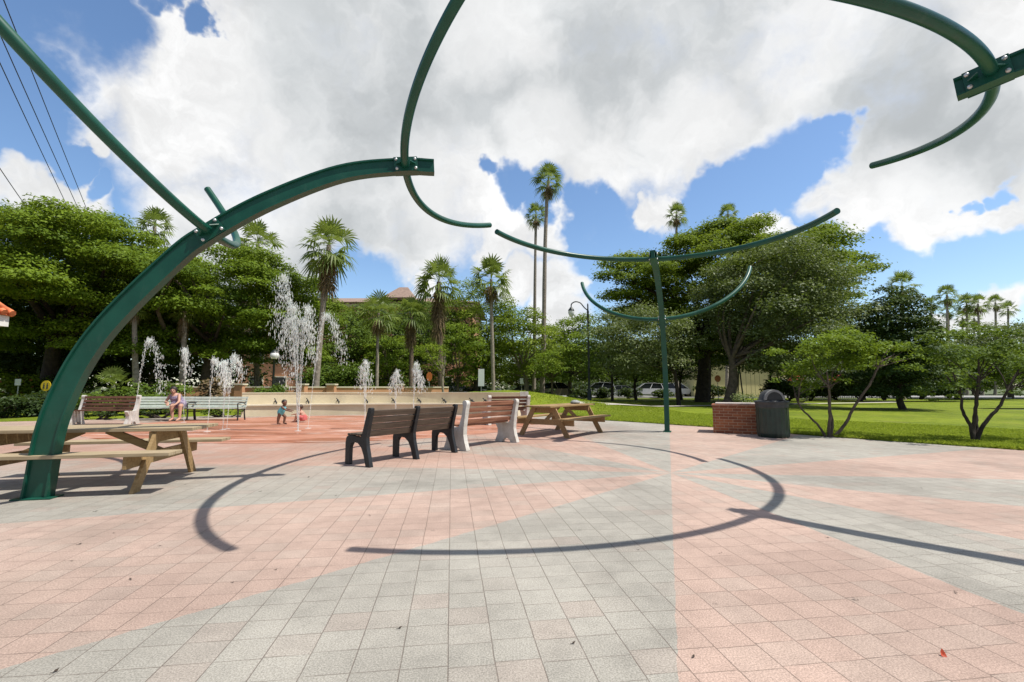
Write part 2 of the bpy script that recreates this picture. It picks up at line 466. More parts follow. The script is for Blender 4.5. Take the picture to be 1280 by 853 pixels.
simple('red_leaf', (0.50, 0.07, 0.025), 0.6, 0.15, 50)
simple('dead_leaf', (0.055, 0.035, 0.022), 0.8, 0.3, 50)
simple('wire_rubber', (0.02, 0.02, 0.022), 0.7, 0.1, 3)
simple('pink_flower', (0.55, 0.10, 0.08), 0.7, 0.2, 9)
simple('rock', (0.32, 0.33, 0.31), 0.8, 0.2, 6, bump=0.5)
for nm, c in (('paint_silver', (0.42, 0.44, 0.46)), ('paint_white', (0.78, 0.78, 0.77)), ('paint_black', (0.02, 0.02, 0.024)),
              ('paint_tan', (0.36, 0.30, 0.20)), ('paint_grey', (0.16, 0.17, 0.18))):
    simple(nm, c, 0.25, 0.04, 2, coat=0.6)
leaf_mat('leaf_bright', (0.055, 0.108, 0.008), (0.215, 0.305, 0.020), 0.36, 0.6)
leaf_mat('leaf_mid', (0.040, 0.080, 0.010), (0.155, 0.235, 0.028), 0.34, 0.6)
leaf_mat('leaf_yellow_green', (0.072, 0.128, 0.008), (0.265, 0.340, 0.024), 0.38, 0.6)
leaf_mat('leaf_olive', (0.066, 0.094, 0.034), (0.215, 0.258, 0.100), 0.30, 0.5)
leaf_mat('leaf_dark', (0.014, 0.030, 0.008), (0.050, 0.085, 0.018), 0.25, 0.55)
leaf_mat('leaf_conifer', (0.020, 0.044, 0.012), (0.075, 0.125, 0.032), 0.22, 0.6)
leaf_mat('leaf_palm', (0.075, 0.120, 0.018), (0.265, 0.330, 0.085), 0.38, 0.45)
leaf_mat('leaf_palm_dead', (0.11, 0.075, 0.04), (0.30, 0.22, 0.13), 0.2, 0.8)
leaf_mat('leaf_flower', (0.36, 0.07, 0.05), (0.62, 0.22, 0.16), 0.3)
leaf_mat('grass_blade', (0.165, 0.220, 0.014), (0.37, 0.43, 0.04), 0.55, 0.8)


# ------------------------------------------------------------------ mesh helpers
def rz(a):
    return Matrix.Rotation(a, 4, 'Z')


class MB:
    def __init__(s):
        s.v, s.f, s.sm = [], [], []

    def _add(s, vs, fs, smooth=False, M=None):
        o = len(s.v)
        if M is not None:
            vs = [M @ Vector(p) for p in vs]
        s.v += [tuple(p) for p in vs]
        s.f += [tuple(i + o for i in f) for f in fs]
        s.sm += [smooth] * len(fs)
        return s

    def box(s, c, size, M=None, bev=0.0):
        x, y, z = (d / 2 for d in size)
        if bev <= 0:
            vs = [(c[0] + a * x, c[1] + b * y, c[2] + d * z) for a in (-1, 1) for b in (-1, 1) for d in (-1, 1)]
            fs = [(0, 1, 3, 2), (4, 6, 7, 5), (0, 4, 5, 1), (2, 3, 7, 6), (0, 2, 6, 4), (1, 5, 7, 3)]
            return s._add(vs, fs, False, M)
        bm = bmesh.new()
        bmesh.ops.create_cube(bm, size=1.0)
        bmesh.ops.scale(bm, vec=size, verts=bm.verts)
        bmesh.ops.bevel(bm, geom=bm.edges[:], offset=bev, segments=2, affect='EDGES', profile=0.7)
        bm.verts.ensure_lookup_table()
        bm.verts.index_update()
        vs = [(v.co.x + c[0], v.co.y + c[1], v.co.z + c[2]) for v in bm.verts]
        fs = [tuple(v.index for v in f.verts) for f in bm.faces]
        bm.free()
        return s._add(vs, fs, False, M)

    def beam(s, p0, p1, w, h, up=(0, 0, 1), M=None, bev=0.004):
        """plank from p0 to p1, w across, h along up"""
        p0, p1 = Vector(p0), Vector(p1)
        d = p1 - p0
        L = d.length
        x = d.normalized()
        y = Vector(up).cross(x)
        y = y.normalized() if y.length > 1e-5 else Vector((0, 1, 0))
        z = x.cross(y)
        T = Matrix(((x.x, y.x, z.x, 0), (x.y, y.y, z.y, 0), (x.z, y.z, z.z, 0), (0, 0, 0, 1)))
        T.translation = (p0 + p1) / 2
        if M is not None:
            T = M @ T
        return s.box((0, 0, 0), (L, w, h), T, bev)

    def tube(s, pts, rad, n=10, caps=True, smooth=True, M=None):
        pts = [Vector(p) for p in pts]
        rads = rad if isinstance(rad, (list, tuple)) else [rad] * len(pts)
        t0 = (pts[1] - pts[0]).normalized()
        ref = Vector((0, 0, 1)) if abs(t0.z) < 0.9 else Vector((1, 0, 0))
        nrm = (ref - t0 * ref.dot(t0)).normalized()
        vs, fs = [], []
        for i, p in enumerate(pts):
            if i == 0:
                t = t0
            elif i == len(pts) - 1:
                t = (pts[i] - pts[i - 1]).normalized()
            else:
                t = (pts[i + 1] - pts[i - 1]).normalized()
            nrm = (nrm - t * nrm.dot(t)).normalized()
            b = t.cross(nrm)
            for k in range(n):
                a = 2 * math.pi * k / n
                vs.append(p + (nrm * math.cos(a) + b * math.sin(a)) * rads[i])
        for i in range(len(pts) - 1):
            for k in range(n):
                k2 = (k + 1) % n
                fs.append((i * n + k, i * n + k2, (i + 1) * n + k2, (i + 1) * n + k))
        s._add(vs, fs, smooth, M)
        if caps:
            s._add(vs[:n], [tuple(reversed(range(n)))], False, M)
            s._add(vs[-n:], [tuple(range(n))], False, M)
        return s

    def prism(s, poly, a0, a1, plane='YZ', M=None, smooth=False):
        """extrude a 2-D outline along the third axis from a0 to a1"""
        def mk(p, a):
            return {'YZ': (a, p[0], p[1]), 'XZ': (p[0], a, p[1]), 'XY': (p[0], p[1], a)}[plane]
        n = len(poly)
        A = sum(poly[i][0] * poly[(i + 1) % n][1] - poly[(i + 1) % n][0] * poly[i][1] for i in range(n))
        if (A < 0) != (plane == 'XZ'):
            poly = list(reversed(poly))
        vs = [mk(p, a0) for p in poly] + [mk(p, a1) for p in poly]
        fs = [tuple(reversed(range(n))), tuple(range(n, 2 * n))]
        if a1 < a0:
            fs = [tuple(reversed(f)) for f in fs]
        s._add(vs, fs, False, M)
        sd = [(i, (i + 1) % n, n + (i + 1) % n, n + i) for i in range(n)]
        if a1 < a0:
            sd = [tuple(reversed(f)) for f in sd]
        return s._add(vs, sd, smooth, M)

    def lathe(s, prof, c=(0, 0, 0), n=24, M=None, smooth=True):
        vs, fs = [], []
        for r, z in prof:
            for k in range(n):
                a = 2 * math.pi * k / n
                vs.append((c[0] + r * math.cos(a), c[1] + r * math.sin(a), c[2] + z))
        for i in range(len(prof) - 1):
            for k in range(n):
                k2 = (k + 1) % n
                fs.append((i * n + k, i * n + k2, (i + 1) * n + k2, (i + 1) * n + k))
        return s._add(vs, fs, smooth, M)

    def ball(s, c, r, n=8, M=None):
        rr = r if isinstance(r, (tuple, list)) else (r, r, r)
        m = max(4, n // 2 + 1)
        vs, fs = [], []
        for i in range(m + 1):
            t = math.pi * i / m
            for k in range(n):
                a = 2 * math.pi * k / n
                vs.append((c[0] + rr[0] * math.sin(t) * math.cos(a), c[1] + rr[1] * math.sin(t) * math.sin(a), c[2] - rr[2] * math.cos(t)))
        for i in range(m):
            for k in range(n):
                k2 = (k + 1) % n
                fs.append((i * n + k, i * n + k2, (i + 1) * n + k2, (i + 1) * n + k))
        return s._add(vs, fs, True, M)

    def build(s, name, mat, parent=None):
        me = bpy.data.meshes.new(name)
        me.from_pydata(s.v, [], s.f)
        me.polygons.foreach_set('use_smooth', s.sm)
        me.materials.append(MATS[mat])
        me.update()
        return link(name, me, parent)


def link(name, me, parent=None):
    o = bpy.data.objects.new(name, me)
    COL.objects.link(o)
    if parent is not None:
        o.parent = parent
    return o


def tag(o, label=None, cat=None, group=None, kind=None):
    if label:
        o['label'] = label
    if cat:
        o['category'] = cat
    if group:
        o['group'] = group
    if kind:
        o['kind'] = kind
    return o


def thing(name, label, cat, loc=(0, 0, 0), rot=0.0, group=None):
    o = bpy.data.objects.new(name, None)
    COL.objects.link(o)
    o.location = loc
    o.rotation_euler = (0, 0, rot)
    o.empty_display_size = 0.2
    return tag(o, label, cat, group)


def dup(root, loc, rot=None, label=None, scale=None):
    r = root.copy()
    COL.objects.link(r)
    r.location = loc
    if rot is not None:
        r.rotation_euler = (0, 0, rot)
    if scale is not None:
        r.scale = scale if isinstance(scale, tuple) else (scale,) * 3
    if label:
        r['label'] = label
    for ch in list(root.children):
        c = ch.copy()
        COL.objects.link(c)
        c.parent = r
        for g in list(ch.children):
            d = g.copy()
            COL.objects.link(d)
            d.parent = c
    return r


def quads_mesh(name, V, tint, mat, parent=None, nv=4):
    """V: (n, nv, 3) array of separate polygons; tint: (n,)"""
    n = len(V)
    me = bpy.data.meshes.new(name)
    me.vertices.add(n * nv)
    me.vertices.foreach_set('co', np.ascontiguousarray(V, dtype=np.float32).ravel())
    me.loops.add(n * nv)
    me.loops.foreach_set('vertex_index', np.arange(n * nv, dtype=np.int32))
    me.polygons.add(n)
    me.polygons.foreach_set('loop_start', np.arange(0, n * nv, nv, dtype=np.int32))
    me.update(calc_edges=True)
    a = me.attributes.new('tint', 'FLOAT', 'FACE')
    a.data.foreach_set('value', np.clip(tint, 0, 1).astype(np.float32))
    me.materials.append(MATS[mat])
    return link(name, me, parent)


def unit(a):
    return a / (np.linalg.norm(a, axis=-1, keepdims=True) + 1e-9)


def leaf_quads(rng, P, nrm, length, width):
    """diamond leaves at P, roughly facing nrm"""
    n = len(P)
    nrm = unit(nrm)
    t = unit(np.cross(nrm, rng.normal(size=(n, 3))))
    t[:, 2] -= 0.25
    t = unit(t)
    b = unit(np.cross(nrm, t))
    L = length[:, None] * 0.5
    W = width[:, None] * 0.5
    fold = unit(np.cross(t, b)) * W * 0.35
    return np.stack([P - t * L, P + b * W + fold - t * L * 0.1, P + t * L, P - b * W + fold - t * L * 0.1], 1)


def crown_cloud(rng, clumps, leaf, per, flat=0.6, fill=0.75, low=-0.35):
    """clumps: list of (centre, radius); returns quads and tints"""
    Vs, Ts = [], []
    for c, r in clumps:
        n = max(12, int(per * (r ** 2)))
        d = unit(rng.normal(size=(n, 3)))
        d[:, 2] = np.where(d[:, 2] < low, -d[:, 2] * 0.6, d[:, 2])
        rad = r * (rng.random(n) ** (1 - fill) * 0.45 + 0.55) * (1 + 0.22 * rng.normal(size=n))
        P = np.array(c) + d * rad[:, None] * np.array([1, 1, flat])
        nr = d * 0.5 + np.array([0.12, -0.05, 0.8]) + rng.normal(size=(n, 3)) * 0.36
        L = leaf * (0.65 + 0.7 * rng.random(n))
        Vs.append(leaf_quads(rng, P, nr, L, L * 0.55))
        tc = rng.random() * 0.55
        Ts.append(tc + 0.45 * rng.random(n))
    return np.concatenate(Vs), np.concatenate(Ts)


def limb_mb(rng, mb, p0, p1, r0, r1, bend=0.12, n=7, seg=6):
    p0, p1 = Vector(p0), Vector(p1)
    L = (p1 - p0).length
    pts, rads = [], []
    off = Vector(rng.normal(size=3)) * L * bend
    for i in range(seg + 1):
        t = i / seg
        pts.append(p0.lerp(p1, t) + off * math.sin(math.pi * t) * (1 - 0.3 * t) + Vector((0, 0, L * 0.06 * math.sin(math.pi * t))))
        rads.append(r0 + (r1 - r0) * t)
    mb.tube(pts, rads, n, True)


def make_tree(name, label, loc, W, H, clear, seed, leafmat, barkmat, leaf=0.3, nclump=60, per=70, flat=0.6, trunk_r=0.3, layers=False,
              group=None, D=None, rmin=0.10, rmax=0.19, hollow=0.45, lean=0.0, multi=1, category='tree', off=(0.0, 0.0), cone=0.0, extra=(), gap=0.56, low=-0.35):
    """broadleaf tree: W crown width, H total height, clear = height of clear stem"""
    rng = np.random.default_rng(seed)
    root = thing(name, label, category, loc, 0, group)
    D = D or W
    ch = H - clear
    cl = []
    cz = clear + ch * 0.52
    tries = 0
    while len(cl) < nclump and tries < 8000:
        tries += 1
        d = unit(rng.normal(size=3))
        rr = hollow + (1 - hollow) * rng.random() ** 0.6
        wob = 1 + 0.14 * math.sin(3 * math.atan2(d[1], d[0]) + seed) + 0.08 * rng.normal()
        c = np.array([d[0] * W / 2 * rr * wob * 0.88, d[1] * D / 2 * rr * wob * 0.88, cz + d[2] * ch * 0.5 * rr * 0.9])
        if d[2] < -0.45:
            c[2] = cz - 0.42 * ch * rng.random()
        if cone:
            k = 1 - cone * (c[2] - clear) / ch
            c[0] *= k * 1.15
            c[1] *= k * 1.15
        if layers:
            step = ch / 6.0
            c[2] = round((c[2] - clear) / step) * step + clear + rng.normal() * step * 0.18
        r = W * (rmin + (rmax - rmin) * rng.random())
        if all(np.linalg.norm((c - q) / np.array([1, 1, flat])) > gap * (r + s) for q, s in cl):
            cl.append((c, r))
    cl = [(c + np.array([off[0], off[1], 0]), r) for c, r in cl]
    cl += [(np.array(e[:3]), e[3]) for e in extra]
    V, T = crown_cloud(rng, cl, leaf, per, flat, low=low)
    quads_mesh('crown', V, T, leafmat, root)
    tb = MB()
    top = Vector((lean + off[0] * 0.12, off[1] * 0.12, clear + ch * 0.25))
    for k in range(multi):
        if multi == 1:
            base = Vector((0, 0, -0.15))
            fork = top
        else:
            a = 2 * math.pi * (k + rng.random() * 0.5) / multi
            base = Vector((0.12 * trunk_r * 6 * math.cos(a) * 0.3, 0.12 * trunk_r * 6 * math.sin(a) * 0.3, -0.1))
            fork = Vector((W * 0.16 * math.cos(a), W * 0.16 * math.sin(a), clear + ch * 0.2))
        limb_mb(rng, tb, base, fork, trunk_r * 1.15, trunk_r * 0.62, 0.05 if multi == 1 else 0.13, 9, 7)
        sel = rng.choice(len(cl), size=min(len(cl), max(5, 16 // multi)), replace=False)
        for i in sel:
            c, r = cl[i]
            st = base.lerp(fork, 0.72 + 0.28 * rng.random())
            limb_mb(rng, tb, st, Vector(c), trunk_r * 0.42, trunk_r * 0.09, 0.10, 6, 5)
    tb.build('trunk', barkmat, root)
    return root


def fan_frond(rng, org, az, el, petiole, fan, segs=13, droop=0.5):
    """returns quads (n,4,3) of one fan leaf"""
    ca, sa, ce, se = math.cos(az), math.sin(az), math.cos(el), math.sin(el)
    d = np.array([ca * ce, sa * ce, se])
    side = np.array([-sa, ca, 0])
    upv = np.cross(d, side) * -1
    hub = org + d * petiole + np.array([0, 0, -0.12 * petiole * ce])
    out = []
    w = 0.025
    out.append([org - side * w, org + side * w, hub + side * w * .6, hub - side * w * .6])
    tilt = rng.normal() * 0.25
    side2 = side * math.cos(tilt) + upv * math.sin(tilt)
    for i in range(segs):
        a = (i / (segs - 1) - 0.5) * R(205)
        sdv = d * math.cos(a) + side2 * math.sin(a)
        L = fan * (0.72 + 0.28 * math.cos(a * 0.8)) * (0.9 + 0.2 * rng.random())
        a2 = a + R(90)
        wv = (d * math.cos(a2) + side2 * math.sin(a2)) * fan * 0.066
        m = hub + sdv * L * 0.55 + upv * 0.10 * L * abs(math.sin(a))
        tip = hub + sdv * L + np.array([0, 0, -droop * L * (0.35 + 0.5 * rng.random())])
        out.append([hub, m - wv, m, m + wv])
        out.append([m - wv, tip - wv * 0.12, tip + wv * 0.12, m + wv])
    return np.array(out)


def make_palm(name, label, loc, H, seed, crown=1.0, skirt=0.0, trunk_r=0.16, n=34, bark='palm_bark', curve=0.3, group=None, low=-35, lean=0.0):
    rng = np.random.default_rng(seed)
    root = thing(name, label, 'palm tree', loc, 0, group)
    tb = MB()
    pts, rads = [], []
    a = rng.random() * 6.28
    N_ = 14
    for i in range(N_ + 1):
        t = i / N_
        off = curve * math.sin(t * 2.4) * t
        pts.append((off * math.cos(a) + lean * t, off * math.sin(a), -0.1 + (H + 0.1) * t))
        rads.append(trunk_r * (1.25 if i == 0 else (1.0 - 0.35 * t)) * (1 + 0.05 * rng.normal()))
    tb.tube(pts, rads, 10)
    tb.build('trunk', bark, root)
    top = np.array(pts[-1])
    n = int(n * 0.85)
    Q = []
    for i in range(n):
        az = i * 2.39996 + rng.normal() * 0.2
        f = i / (n - 1)
        el = R(82 + (low - 82) * f + rng.normal() * 7)
        Q.append(fan_frond(rng, top + np.array([0, 0, 0.15 - 0.35 * f]) * crown, az, el, (0.85 + 0.35 * rng.random()) * crown, (0.85 + .3 * rng.random()) * crown, 13,
                           0.18 + 0.8 * f))
    V = np.concatenate(Q)
    T = np.repeat(rng.random(n) * 0.5, [len(q) for q in Q]) + rng.random(len(V)) * 0.5
    quads_mesh('crown', V, T, 'leaf_palm', root)
    if skirt > 0:
        Q = []
        m = int(26 * min(2.0, max(0.6, skirt / crown)))
        for i in range(m):
            az = i * 2.39996
            z = -0.15 - skirt * rng.random()
            Q.append(fan_frond(rng, top + np.array([0, 0, z]), az, R(-62 - 20 * rng.random()), 0.55 * crown, 0.75 * crown, 7, 0.9))
        V = np.concatenate(Q)
        quads_mesh('dead_fronds', V, rng.random(len(V)), 'leaf_palm_dead', root)
    return root


def sit(px, Y):
    """ground point under photo column px at distance Y"""
    p = at(px, 485, Y)
    return Vector((p.x, Y, ground_z(p.x, Y)))


# ------------------------------------------------------------------ terrain
LAWN_EDGE = [(26, -10), (19, -4), (14.2, 2.9), (9.75, 8.45), (7.9, 10.6), (7.05, 11.7), (6.1, 13.4), (4.0, 15.8), (2.2, 17.6), (1.2, 19.3),
             (0.6, 20.25), (-2.0, 21.25), (-4.8, 21.45), (-8.0, 21.1), (-11.2, 20.0), (-13.5, 18.2), (-16.0, 16.6), (-20, 14.5), (-28, 10), (-40, 3)]


def seg_dist(x, y):
    best = 1e9
    for (ax, ay), (bx, by) in zip(LAWN_EDGE[:-1], LAWN_EDGE[1:]):
        dx, dy = bx - ax, by - ay
        t = max(0, min(1, ((x - ax) * dx + (y - ay) * dy) / (dx * dx + dy * dy)))
        best = min(best, math.hypot(x - ax - t * dx, y - ay - t * dy))
    return best


def sstep(a, b, v):
    t = max(0.0, min(1.0, (v - a) / (b - a)))
    return t * t * (3 - 2 * t)


def ground_z(x, y):
    d = seg_dist(x, y)
    m = 1.0 * math.exp(-((x + 0.6) / 5.2) ** 2 - ((y - 24.2) / 4.2) ** 2)
    k = sstep(0, 3.5, d) if x > -0.2 else max(sstep(0, 3.5, d), sstep(0.2, -2.0, x))
    m2 = 0.55 * math.exp(-((x - 46) / 12) ** 2 - ((y - 36) / 9) ** 2)
    return 0.03 + (m + m2) * k + 0.02 * sstep(0, 0.5, d)


def build_ground():
    # one far sheet
    g = MB()
    g._add([(-900, -300, -0.05), (900, -300, -0.05), (900, 1500, -0.05), (-900, 1500, -0.05)], [(0, 1, 2, 3)])
    tag(g.build('ground', 'far_ground'), kind='structure')
    p = MB()
    p._add([(-45, -14, 0), (28, -14, 0), (28, 22.5, 0), (-45, 22.5, 0)], [(0, 1, 2, 3)])
    tag(p.build('plaza', 'concrete_pavers'), kind='structure')
    # lawn: rows pushed outward from its edge
    cx, cy = -2.0, 5.0
    edge = []
    for (a, b) in zip(LAWN_EDGE[:-1], LAWN_EDGE[1:]):
        n = max(2, int(math.hypot(b[0] - a[0], b[1] - a[1]) / 0.6))
        for i in range(n):
            edge.append((a[0] + (b[0] - a[0]) * i / n, a[1] + (b[1] - a[1]) * i / n))
    edge.append(LAWN_EDGE[-1])
    rows = [0, 0.0, 0.08, 0.25, 0.6, 1, 1.6, 2.3, 3, 3.8, 4.7, 5.7, 6.8, 8, 9.5, 11, 13, 15, 18, 22]
    V, F = [], []
    rng = np.random.default_rng(3)
    wob = [0.03 * rng.normal() for _ in edge]
    for ri, t in enumerate(rows):
        for (x, y), wv in zip(edge, wob):
            d = Vector((x - cx, y - cy)).normalized()
            q = (x + d.x * (t + wv), y + d.y * (t + wv))
            z = ground_z(*q) if ri else -0.02
            V.append((q[0], q[1], z))
    n = len(edge)
    for r in range(len(rows) - 1):
        for i in range(n - 1):
            F.append((r * n + i, r * n + i + 1, (r + 1) * n + i + 1, (r + 1) * n + i))
    m = MB()
    m._add(V, F, True)
    tag(m.build('lawn', 'lawn_turf'), kind='structure')
    # far lawn sheet under and beyond
    fl = MB()
    fl._add([(-60, 26, 0.012), (100, 26, 0.012), (100, 49.7, 0.012), (-60, 49.7, 0.012)], [(0, 1, 2, 3)])
    tag(fl.build('far_lawn', 'lawn_turf'), kind='structure')
    rd = MB()
    rd._add([(-60, 50, 0.0), (120, 50, 0.0), (120, 68, 0.0), (-60, 68, 0.0)], [(0, 1, 2, 3)])
    tag(rd.build('road', 'asphalt'), kind='structure')
    kb = MB()
    kb.box((30, 49.9, 0.05), (180, 0.25, 0.16))
    tag(kb.build('road_kerb', 'kerb_concrete'), kind='structure')
    # pale walk crossing the lawn right of the mound
    pw = MB()
    pts = [(3.2, 21.5), (5.2, 23.2), (8.0, 25.5), (12.0, 28.0), (18, 30.5), (28, 33)]
    vs = []
    for (x, y) in pts:
        for s_ in (-0.45, 0.45):
            vs.append((x - 0.2 * s_, y + s_, ground_z(x - 0.2 * s_, y + s_) + 0.035))
    pw._add(vs, [(2 * i, 2 * i + 2, 2 * i + 3, 2 * i + 1) for i in range(len(pts) - 1)])
    tag(pw.build('footpath', 'pale_path'), kind='structure')
    # street strip seen under the left trees
    ls = MB()
    ls._add([(-70, 23.5, 0.03), (-17, 23.5, 0.03), (-17, 30, 0.03), (-70, 30, 0.03)], [(0, 1, 2, 3)])
    tag(ls.build('side_street', 'pale_path'), kind='structure')
    # splash pad
    sp = MB()
    vs = []
    for i in range(96):
        a = 2 * math.pi * i / 96
        x = -5.9 + 6.3 * math.cos(a)
        y = 14.4 + 4.75 * math.sin(a)
        if math.sin(a) > 0:
            x = -5.6 + 6.6 * math.cos(a)
            y = 14.4 + 5.0 * math.sin(a)
        vs.append((x, y, 0.004))
    sp._add(vs, [tuple(range(96))])
    tag(sp.build('splash_pad', 'wet_red_pavers'), kind='structure')


build_ground()


def build_grass():
    """short blades over the near lawn"""
    rng = np.random.default_rng(11)
    P = []
    while len(P) < 75000:
        n = 60000
        x = rng.uniform(0.5, 16, n)
        y = rng.uniform(3, 24, n)
        keep = rng.random(n) < np.clip((9.0 / np.maximum(y, 3)) ** 2, 0.04, 1)
        ex = np.array([e[0] for e in LAWN_EDGE[1:11]])
        ey = np.array([e[1] for e in LAWN_EDGE[1:11]])
        xb = np.interp(y, ey, ex)
        keep &= (x > xb - 0.04) & (x < xb + 7) & (np.abs(x) < y * 1.25)
        P += list(zip(x[keep], y[keep]))
    P = np.array(P[:75000])
    ex = np.array([e[0] for e in LAWN_EDGE[1:11]]); ey = np.array([e[1] for e in LAWN_EDGE[1:11]])
    z = np.array([0.03 if (4 < 0) else ground_z(a, b) for a, b in P[::1]])
    n = len(P)
    h = 0.016 + 0.024 * rng.random(n)
    edge = P[:, 0] - np.interp(P[:, 1], ey, ex) < 0.35
    h = np.where(edge, h * 1.9, h)
    a = rng.random(n) * 6.28
    w = 0.006 + 0.006 * rng.random(n)
    w = w * np.clip(P[:, 1] / 9.0, 1, 2.5)
    b0 = np.stack([P[:, 0], P[:, 1], z - 0.005], 1)
    sd_ = np.stack([np.cos(a), np.sin(a), np.zeros(n)], 1) * w[:, None]
    ln = rng.normal(size=(n, 2)) * 1.0
    tip = b0 + np.stack([ln[:, 0] * h, ln[:, 1] * h, h], 1)
    V = np.stack([b0 - sd_, b0 + sd_, tip], 1)
    o = quads_mesh('grass', V, rng.random(n), 'grass_blade', None, 3)
    tag(o, 'short bright green lawn grass beyond the paving edge', 'grass', kind='stuff')


build_grass()

# ------------------------------------------------------------------ arch sculpture (three arches)
def catmull(P, n=10):
    P = [np.array(p, float) for p in P]
    P = [2 * P[0] - P[1]] + P + [2 * P[-1] - P[-2]]
    out = []
    for i in range(1, len(P) - 2):
        for k in range(n):
            t = k / n
            a, b, c, d = P[i - 1], P[i], P[i + 1], P[i + 2]
            out.append(0.5 * ((2 * b) + (-a + c) * t + (2 * a - 5 * b + 4 * c - d) * t * t + (-a + 3 * b - 3 * c + d) * t ** 3))
    out.append(P[-2])
    return out


def arc_points(A, dr, tau, rho, Rr, th):
    t = np.array([-dr[1], dr[0], 0.]); u = np.array([-dr[0], -dr[1], 0.]); z = np.array([0, 0, 1.])
    u2 = math.cos(tau) * u + math.sin(tau) * z
    n = math.cos(tau) * z - math.sin(tau) * u
    t2 = math.cos(rho) * t + math.sin(rho) * n
    return [A + Rr * math.sin(a) * t2 + Rr * (1 - math.cos(a)) * u2 for a in th]


def make_arch(label, base, up, low, prof, phi, arc_up, arc_low):
    root = thing('steel_arch', label, 'arch sculpture', (base[0], base[1], 0), 0, 'green arches of the plaza sculpture')
    O = np.array([base[0], base[1], 0.0])
    h = np.array([base[0] - up[0], base[1] - up[1], 0.0])
    h /= np.linalg.norm(h)                       # outward, horizontal
    side = np.array([-h[1], h[0], 0.0])
    rA = prof[-1][2]
    path = catmull([(r, z) for r, z, _ in prof], 8)
    # I-section: depth along the path normal, flanges wider than the web
    mb = MB()
    W, TF, RE = 0.060, 0.020, 0.024
    rings = []
    n = len(path)
    base_r = prof[0][0]
    for i, (r, z) in enumerate(path):
        a = path[max(0, i - 1)]; b = path[min(n - 1, i + 1)]
        t = np.array([b[0] - a[0], b[1] - a[1]]); t /= np.linalg.norm(t)
        nn = np.array([t[1], -t[0]])             # in-plane normal (outer side)
        dep = 0.116 - 0.026 * i / (n - 1)
        sec = [(-W, -dep), (W, -dep), (W, -dep + TF), (W - RE, -dep + TF + .008), (W - RE, dep - TF - .008), (W, dep - TF), (W, dep), (-W, dep),
               (-W, dep - TF), (-W + RE, dep - TF - .008), (-W + RE, -dep + TF + .008), (-W, -dep + TF)]
        ring = []
        for s_, e in sec:
            q = h * (r - base_r + nn[0] * e) + side * s_ + np.array([0, 0, z + nn[1] * e])
            ring.append(q)
        rings.append(ring)
    vs = [p for rg in rings for p in rg]
    m = 12
    fs = [(i * m + k, (i + 1) * m + k, (i + 1) * m + (k + 1) % m, i * m + (k + 1) % m) for i in range(n - 1) for k in range(m)]
    mb._add(vs, fs)
    mb._add(rings[0], [tuple(range(m))]); mb._add(rings[-1], [tuple(reversed(range(m)))])
    mb.build('beam', 'green_steel', root)
    ft = MB()
    T = Matrix(((h[0], side[0], 0, 0), (h[1], side[1], 0, 0), (0, 0, 1, 0), (0, 0, 0, 1)))
    ft.box((0, 0, 0.008), (0.36, 0.20, 0.016), T, 0.004)
    ft.build('base_plate', 'green_steel', root)
    dr = np.array([math.cos(phi), math.sin(phi)])
    for kind, P, (Rr, al0, al1, tau, rho) in (('upper_ring_tube', up, arc_up), ('lower_ring_tube', low, arc_low)):
        A = np.array(P) - O
        for sg, al in ((1, al1), (-1, al0)):
            th = [sg * (0.062 / Rr + (al - 0.062 / Rr) * i / 40) for i in range(41)]
            pts = arc_points(A, dr, tau, rho, Rr, th)
            tb = MB()
            tb.tube(pts, 0.052, 16)
            tb.build(kind, 'green_steel', root)
            # side plate with four bolts and a gusset
            d1 = np.array(pts[1]) - np.array(pts[0]); d1 /= np.linalg.norm(d1)
            sgn = 1.0 if np.dot(d1, side) > 0 else -1.0
            j = min(range(n), key=lambda q: (path[q][0] - base_r - np.dot(A, h)) ** 2 + (path[q][1] - A[2]) ** 2)
            a = path[max(0, j - 1)]; b = path[min(n - 1, j + 1)]
            t = np.array([b[0] - a[0], b[1] - a[1]]); t /= np.linalg.norm(t)
            tx = h * t[0] + np.array([0, 0, t[1]])
            nx = h * t[1] - np.array([0, 0, t[0]])
            pc = np.array(path[j])
            C = h * (pc[0] - base_r) + np.array([0, 0, pc[1]]) + side * sgn * (W + 0.008)
            PM = Matrix(((tx[0], nx[0], side[0] * sgn, C[0]), (tx[1], nx[1], side[1] * sgn, C[1]), (tx[2], nx[2], side[2] * sgn, C[2]), (0, 0, 0, 1)))
            pl = MB()
            pl.box((0, 0, 0), (0.30, 0.19, 0.014), PM, 0.003)
            pl.prism([(0.055, 0.006), (0.13, 0.006), (0.055, 0.10)], -0.006, 0.006, 'XZ', PM)
            pl.prism([(-0.055, 0.006), (-0.13, 0.006), (-0.055, 0.10)], -0.006, 0.006, 'XZ', PM)
            po = pl.build('mounting_plate', 'green_steel', root)
            for bx in (-0.12, 0.12):
                for by in (-0.062, 0.062):
                    bo = MB()
                    bo.lathe([(0.020, 0.006), (0.020, 0.014), (0.016, 0.024), (0.0, 0.027)], (bx, by, 0.0), 10, PM)
                    bo.build('bolt', 'galvanised_bolt', po)
    return root


